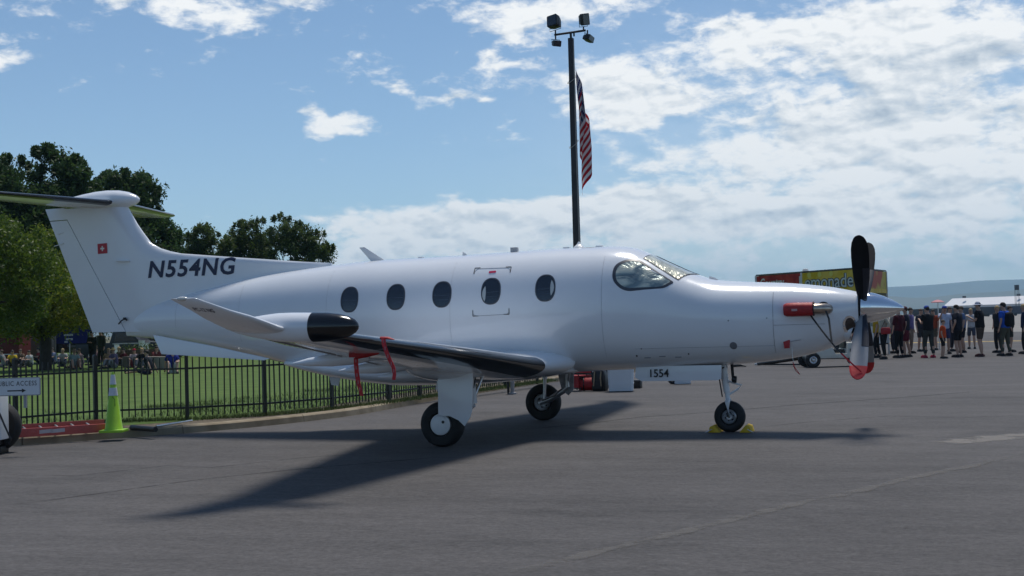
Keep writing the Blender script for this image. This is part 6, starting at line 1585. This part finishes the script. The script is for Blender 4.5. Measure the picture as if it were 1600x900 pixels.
q = MB(); q.prism([Vector((p.x, p.y, .40)) for p in (a_, b_, c_, d_)], (0, 0, .06)); q.build('floor', DARK, t)
wall(A2, A2+(A0-A1), .45, zt0, Wh, 'rear_wall', t)
q = MB(); q.lathe(f_(L1_*.52, zt0+.07)-n1*0, (0, 0, 1), [(0, .14), (.08, .10), (.10, .02)], 14); q.build('roof_vent', Wh, t, smooth=40)
for x in (.8, L1_-1.0):
    q = MB(); q.disc(n1*x+Vector((n1.y, -n1.x, 0))*-.1+Vector((0, 0, .3)), Vector((n1.y, -n1.x, 0)), .3, 18, h=.16); q.build('wheel', RUBBER, t, smooth=40)

# ------------------------------------------------------------------ tug with towbar, seen below the nose
tg = gp(1300, 573); t = thing('baggage_tug', 'small cream tug with black wheels seen below the nose of the aircraft', 'tug', tg, R(20))
CREAM = mat('cream tug paint', (.50, .48, .42), .4, noise_=(3, .08), coat=.2)
b = MB(); b.prism([(x, -.5, z) for x, z in ((-.85, .28), (-.85, .50), (-.55, .62), (-.1, .62), (0, .42), (.35, .42), (.4, .75), (1.1, .78), (1.15, .28))], (0, 1.0, 0)); b.build('body', CREAM, t, bevel=.03)
b = MB(); b.box((.72, -.51, .52), (.55, .02, .10)); b.build('side_stripe', BLACK, t)
b = MB(); b.box((.15, 0, .30), (2.0, .9, .08)); b.build('chassis', BLACK, t)
for x in (-.72, .85):
    for s_ in (-1, 1):
        b = MB(); b.lathe((x, s_*.50, .24), (0, s_, 0), [(-.12, .2), (-.1, .24), (.02, .24), (.05, .21), (.05, .12)], 20); w__ = b.build('tyre', RUBBER, t, smooth=40)
        b = MB(); b.lathe((x, s_*.55, .24), (0, s_, 0), [(0, .12), (.01, .10), (-.01, .06), (.01, .02)], 14); b.build('rim', STEEL, w__, smooth=40)
b = MB(); b.box((.15, 0, .50), (.35, .6, .12)); b.build('seat', BLACK, t, bevel=.02); b = MB(); b.box((.36, 0, .78), (.08, .6, .40)); b.build('seat_back', BLACK, t, bevel=.02)
b = MB(); b.tube([(-.12, -.1, .6), (0, -.1, .85)], .02, 6); b.build('steering_column', BLACK, t)
b = MB(); b.tube([Vector((.05+.12*math.sin(a)*.4, -.1+.16*math.cos(a), .86+.12*math.sin(a))) for a in (2*math.pi*k/14 for k in range(15))], .012, 5); b.build('steering_wheel', BLACK, t)
a0 = gp(1184, 571.5); a1 = gp(1250, 573)
t = thing('towbar', 'black towbar resting on the tarmac left of the tug', 'towbar', a0); d_ = a1-a0
b = MB(); b.tube([Vector((0, 0, .06)), d_*.5+Vector((0, 0, .16)), d_+Vector((0, 0, .30))], [.05, .06, .09], 8); b.build('bar', BLACK, t, smooth=50)
b = MB(); b.tube([Vector((0, 0, .05)), d_+Vector((0, 0, .07))], .03, 6); b.build('lower_bar', BLACK, t)
b = MB(); b.box((0, 0, .05), (.20, .10, .06)); b.build('hitch_head', STEEL, t, bevel=.01)
a0 = gp(1146, 573.5); a1 = gp(1166, 573.5)
t = thing('rolled_hose', 'short black hose end lying on the tarmac beyond the nose gear', 'hose', a0)
b = MB(); b.tube([Vector((0, 0, .05)), (a1-a0)*.6+Vector((0, 0, .06)), (a1-a0)+Vector((0, 0, .03))], [.05, .045, .02], 8); b.build('tube', BLACK, t, smooth=60)
b = MB(); b.disc(Vector((0, 0, .05)), (a1-a0)*-1, .055, 10, h=.04); b.build('coupling', STEEL, t)

# pale red parasol behind the queue
pq = pd(1466, 58); t = thing('parasol', 'pale red parasol above the heads of the queue', 'parasol', pq)
b = MB(); zt = 1.6+(507.5-.0279*666-468)*58/FPX
b.tube([(0, 0, 0), (0, 0, zt)], .02, 6); b.build('pole', STEEL, t)
b = MB(); b.lathe((0, 0, zt), (0, 0, 1), [(-.13, .30), (-.11, .30), (-.03, .14), (0, .01)], 12); b.build('canopy', mat('pale red cloth', (.50, .20, .22), .7), t)

# ------------------------------------------------------------------ far side of the airfield
HW = mat('white metal cladding', (.66, .65, .66), .5, noise_=(.08, .05))
hA, hB = pd(1476, 640), pd(1760, 560)
t = thing('hangar', 'long low white hangar on the far side of the airfield', 'hangar', hA); dv = hB-hA; L_ = dv.length; dn = dv.normalized(); nn = Vector((-dn.y, dn.x, 0))
b = MB(); b.prism([Vector((0, 0, 0)), dn*L_, dn*L_+nn*30, nn*30], (0, 0, 4.6)); b.build('wall', HW, t)
b = MB(); b.prism([Vector((0, 0, 4.6))-nn*.6, Vector((0, 0, 4.9))-nn*.6, nn*6+Vector((0, 0, 8.5)), nn*30.6+Vector((0, 0, 8.6)), nn*30.6+Vector((0, 0, 4.6))], dn*L_); b.build('roof', HW, t)
for k in range(6):
    c0 = dn*(L_*(k+.1)/6); b = MB(); b.prism([c0-nn*.05, c0+dn*L_*.13-nn*.05, c0+dn*L_*.13-nn*.05+Vector((0, 0, 4.0)), c0-nn*.05+Vector((0, 0, 4.0))], -nn*.12); b.build('door', mat('pale grey door', (.45, .46, .48), .5), t)
for k in (.10, .42, .62): b = MB(); b.box(dn*L_*k+nn*3+Vector((0, 0, 9.0)), (1.6, 1.2, 1.0)); b.build('roof_vent', mat('dark vent', (.05, .05, .06), .6), t)
for i, (px, D, col, lab, L) in enumerate([(1473, 420, (.02, .02, .025), 'dark truck parked far away behind the child', 11), (1490, 430, (.05, .02, .03), 'dark maroon truck far away left of the navy shirt', 10), (1518, 425, (.015, .02, .05), 'dark blue truck far away left of the bucket hat', 12), (1548, 420, (.03, .03, .04), 'dark grey truck far away right of the bucket hat', 11), (1594, 415, (.03, .035, .06), 'dark slate truck far away at the right edge', 13), (1443, 440, (.02, .02, .02), 'black truck far away behind the blue cap', 10)]):
    t = thing('distant_truck', lab, 'truck', pd(px, D), R(18+10*(i % 2)), 'dark trucks across the airfield')
    cm2 = mat('truck paint', col, .5)
    b = MB(); b.box((-.8, 0, 1.9), (L-3, 2.4, 2.4)); b.build('cargo_box', cm2, t, bevel=.05); b = MB(); b.prism([(x, -1.1, z) for x, z in ((L/2-2.2, .6), (L/2-2.2, 2.5), (L/2-.9, 2.5), (L/2-.2, 1.5), (L/2, .6))], (0, 2.2, 0)); b.build('cab', cm2, t, bevel=.05)
    b = MB(); b.prism([(x, -1.12, z) for x, z in ((L/2-1.9, 1.6), (L/2-1.9, 2.3), (L/2-1.0, 2.3), (L/2-.5, 1.6))], (0, -.01, 0)); b.build('cab_window', GLASS, t)
    for x in (-L*.3, -L*.15, L*.35):
        b = MB(); b.disc((x, -1.1, .5), (0, -1, 0), .5, 14, h=.25); b.build('wheel', RUBBER, t)
pt_ = pd(1590, 600); zt = 1.6+(507.5-.0279*790-445)*600/FPX; zb_ = 1.6+(507.5-.0279*790-453)*600/FPX
t = thing('lookout_tower', 'dark box on thin legs rising above the far white hangar', 'tower', pt_, R(18))
b = MB(); b.box((0, 0, (zt+zb_)/2), (1.6, 1.6, zt-zb_)); b.build('cabin', DARK, t, bevel=.05)
for x in (-.7, .7):
    for y in (-.7, .7): b = MB(); b.box((x, y, zb_/2), (.14, .14, zb_)); b.build('leg', DARK, t)
# ------------------------------------------------------------------ air
b = MB(); b.box((0, 0, 210), (24000, 24000, 424)); hz = b.build('haze', None); hz['kind'] = 'stuff'
hm = bpy.data.materials.new('summer haze'); hm.use_nodes = True; t = hm.node_tree; t.nodes.clear()
vo = t.nodes.new('ShaderNodeVolumePrincipled'); vo.inputs['Color'].default_value = (.46, .75, 1.0, 1); vo.inputs['Density'].default_value = .00012; vo.inputs['Anisotropy'].default_value = 0
ou = t.nodes.new('ShaderNodeOutputMaterial'); t.links.new(vo.outputs[0], ou.inputs['Volume']); hz.data.materials.append(hm)
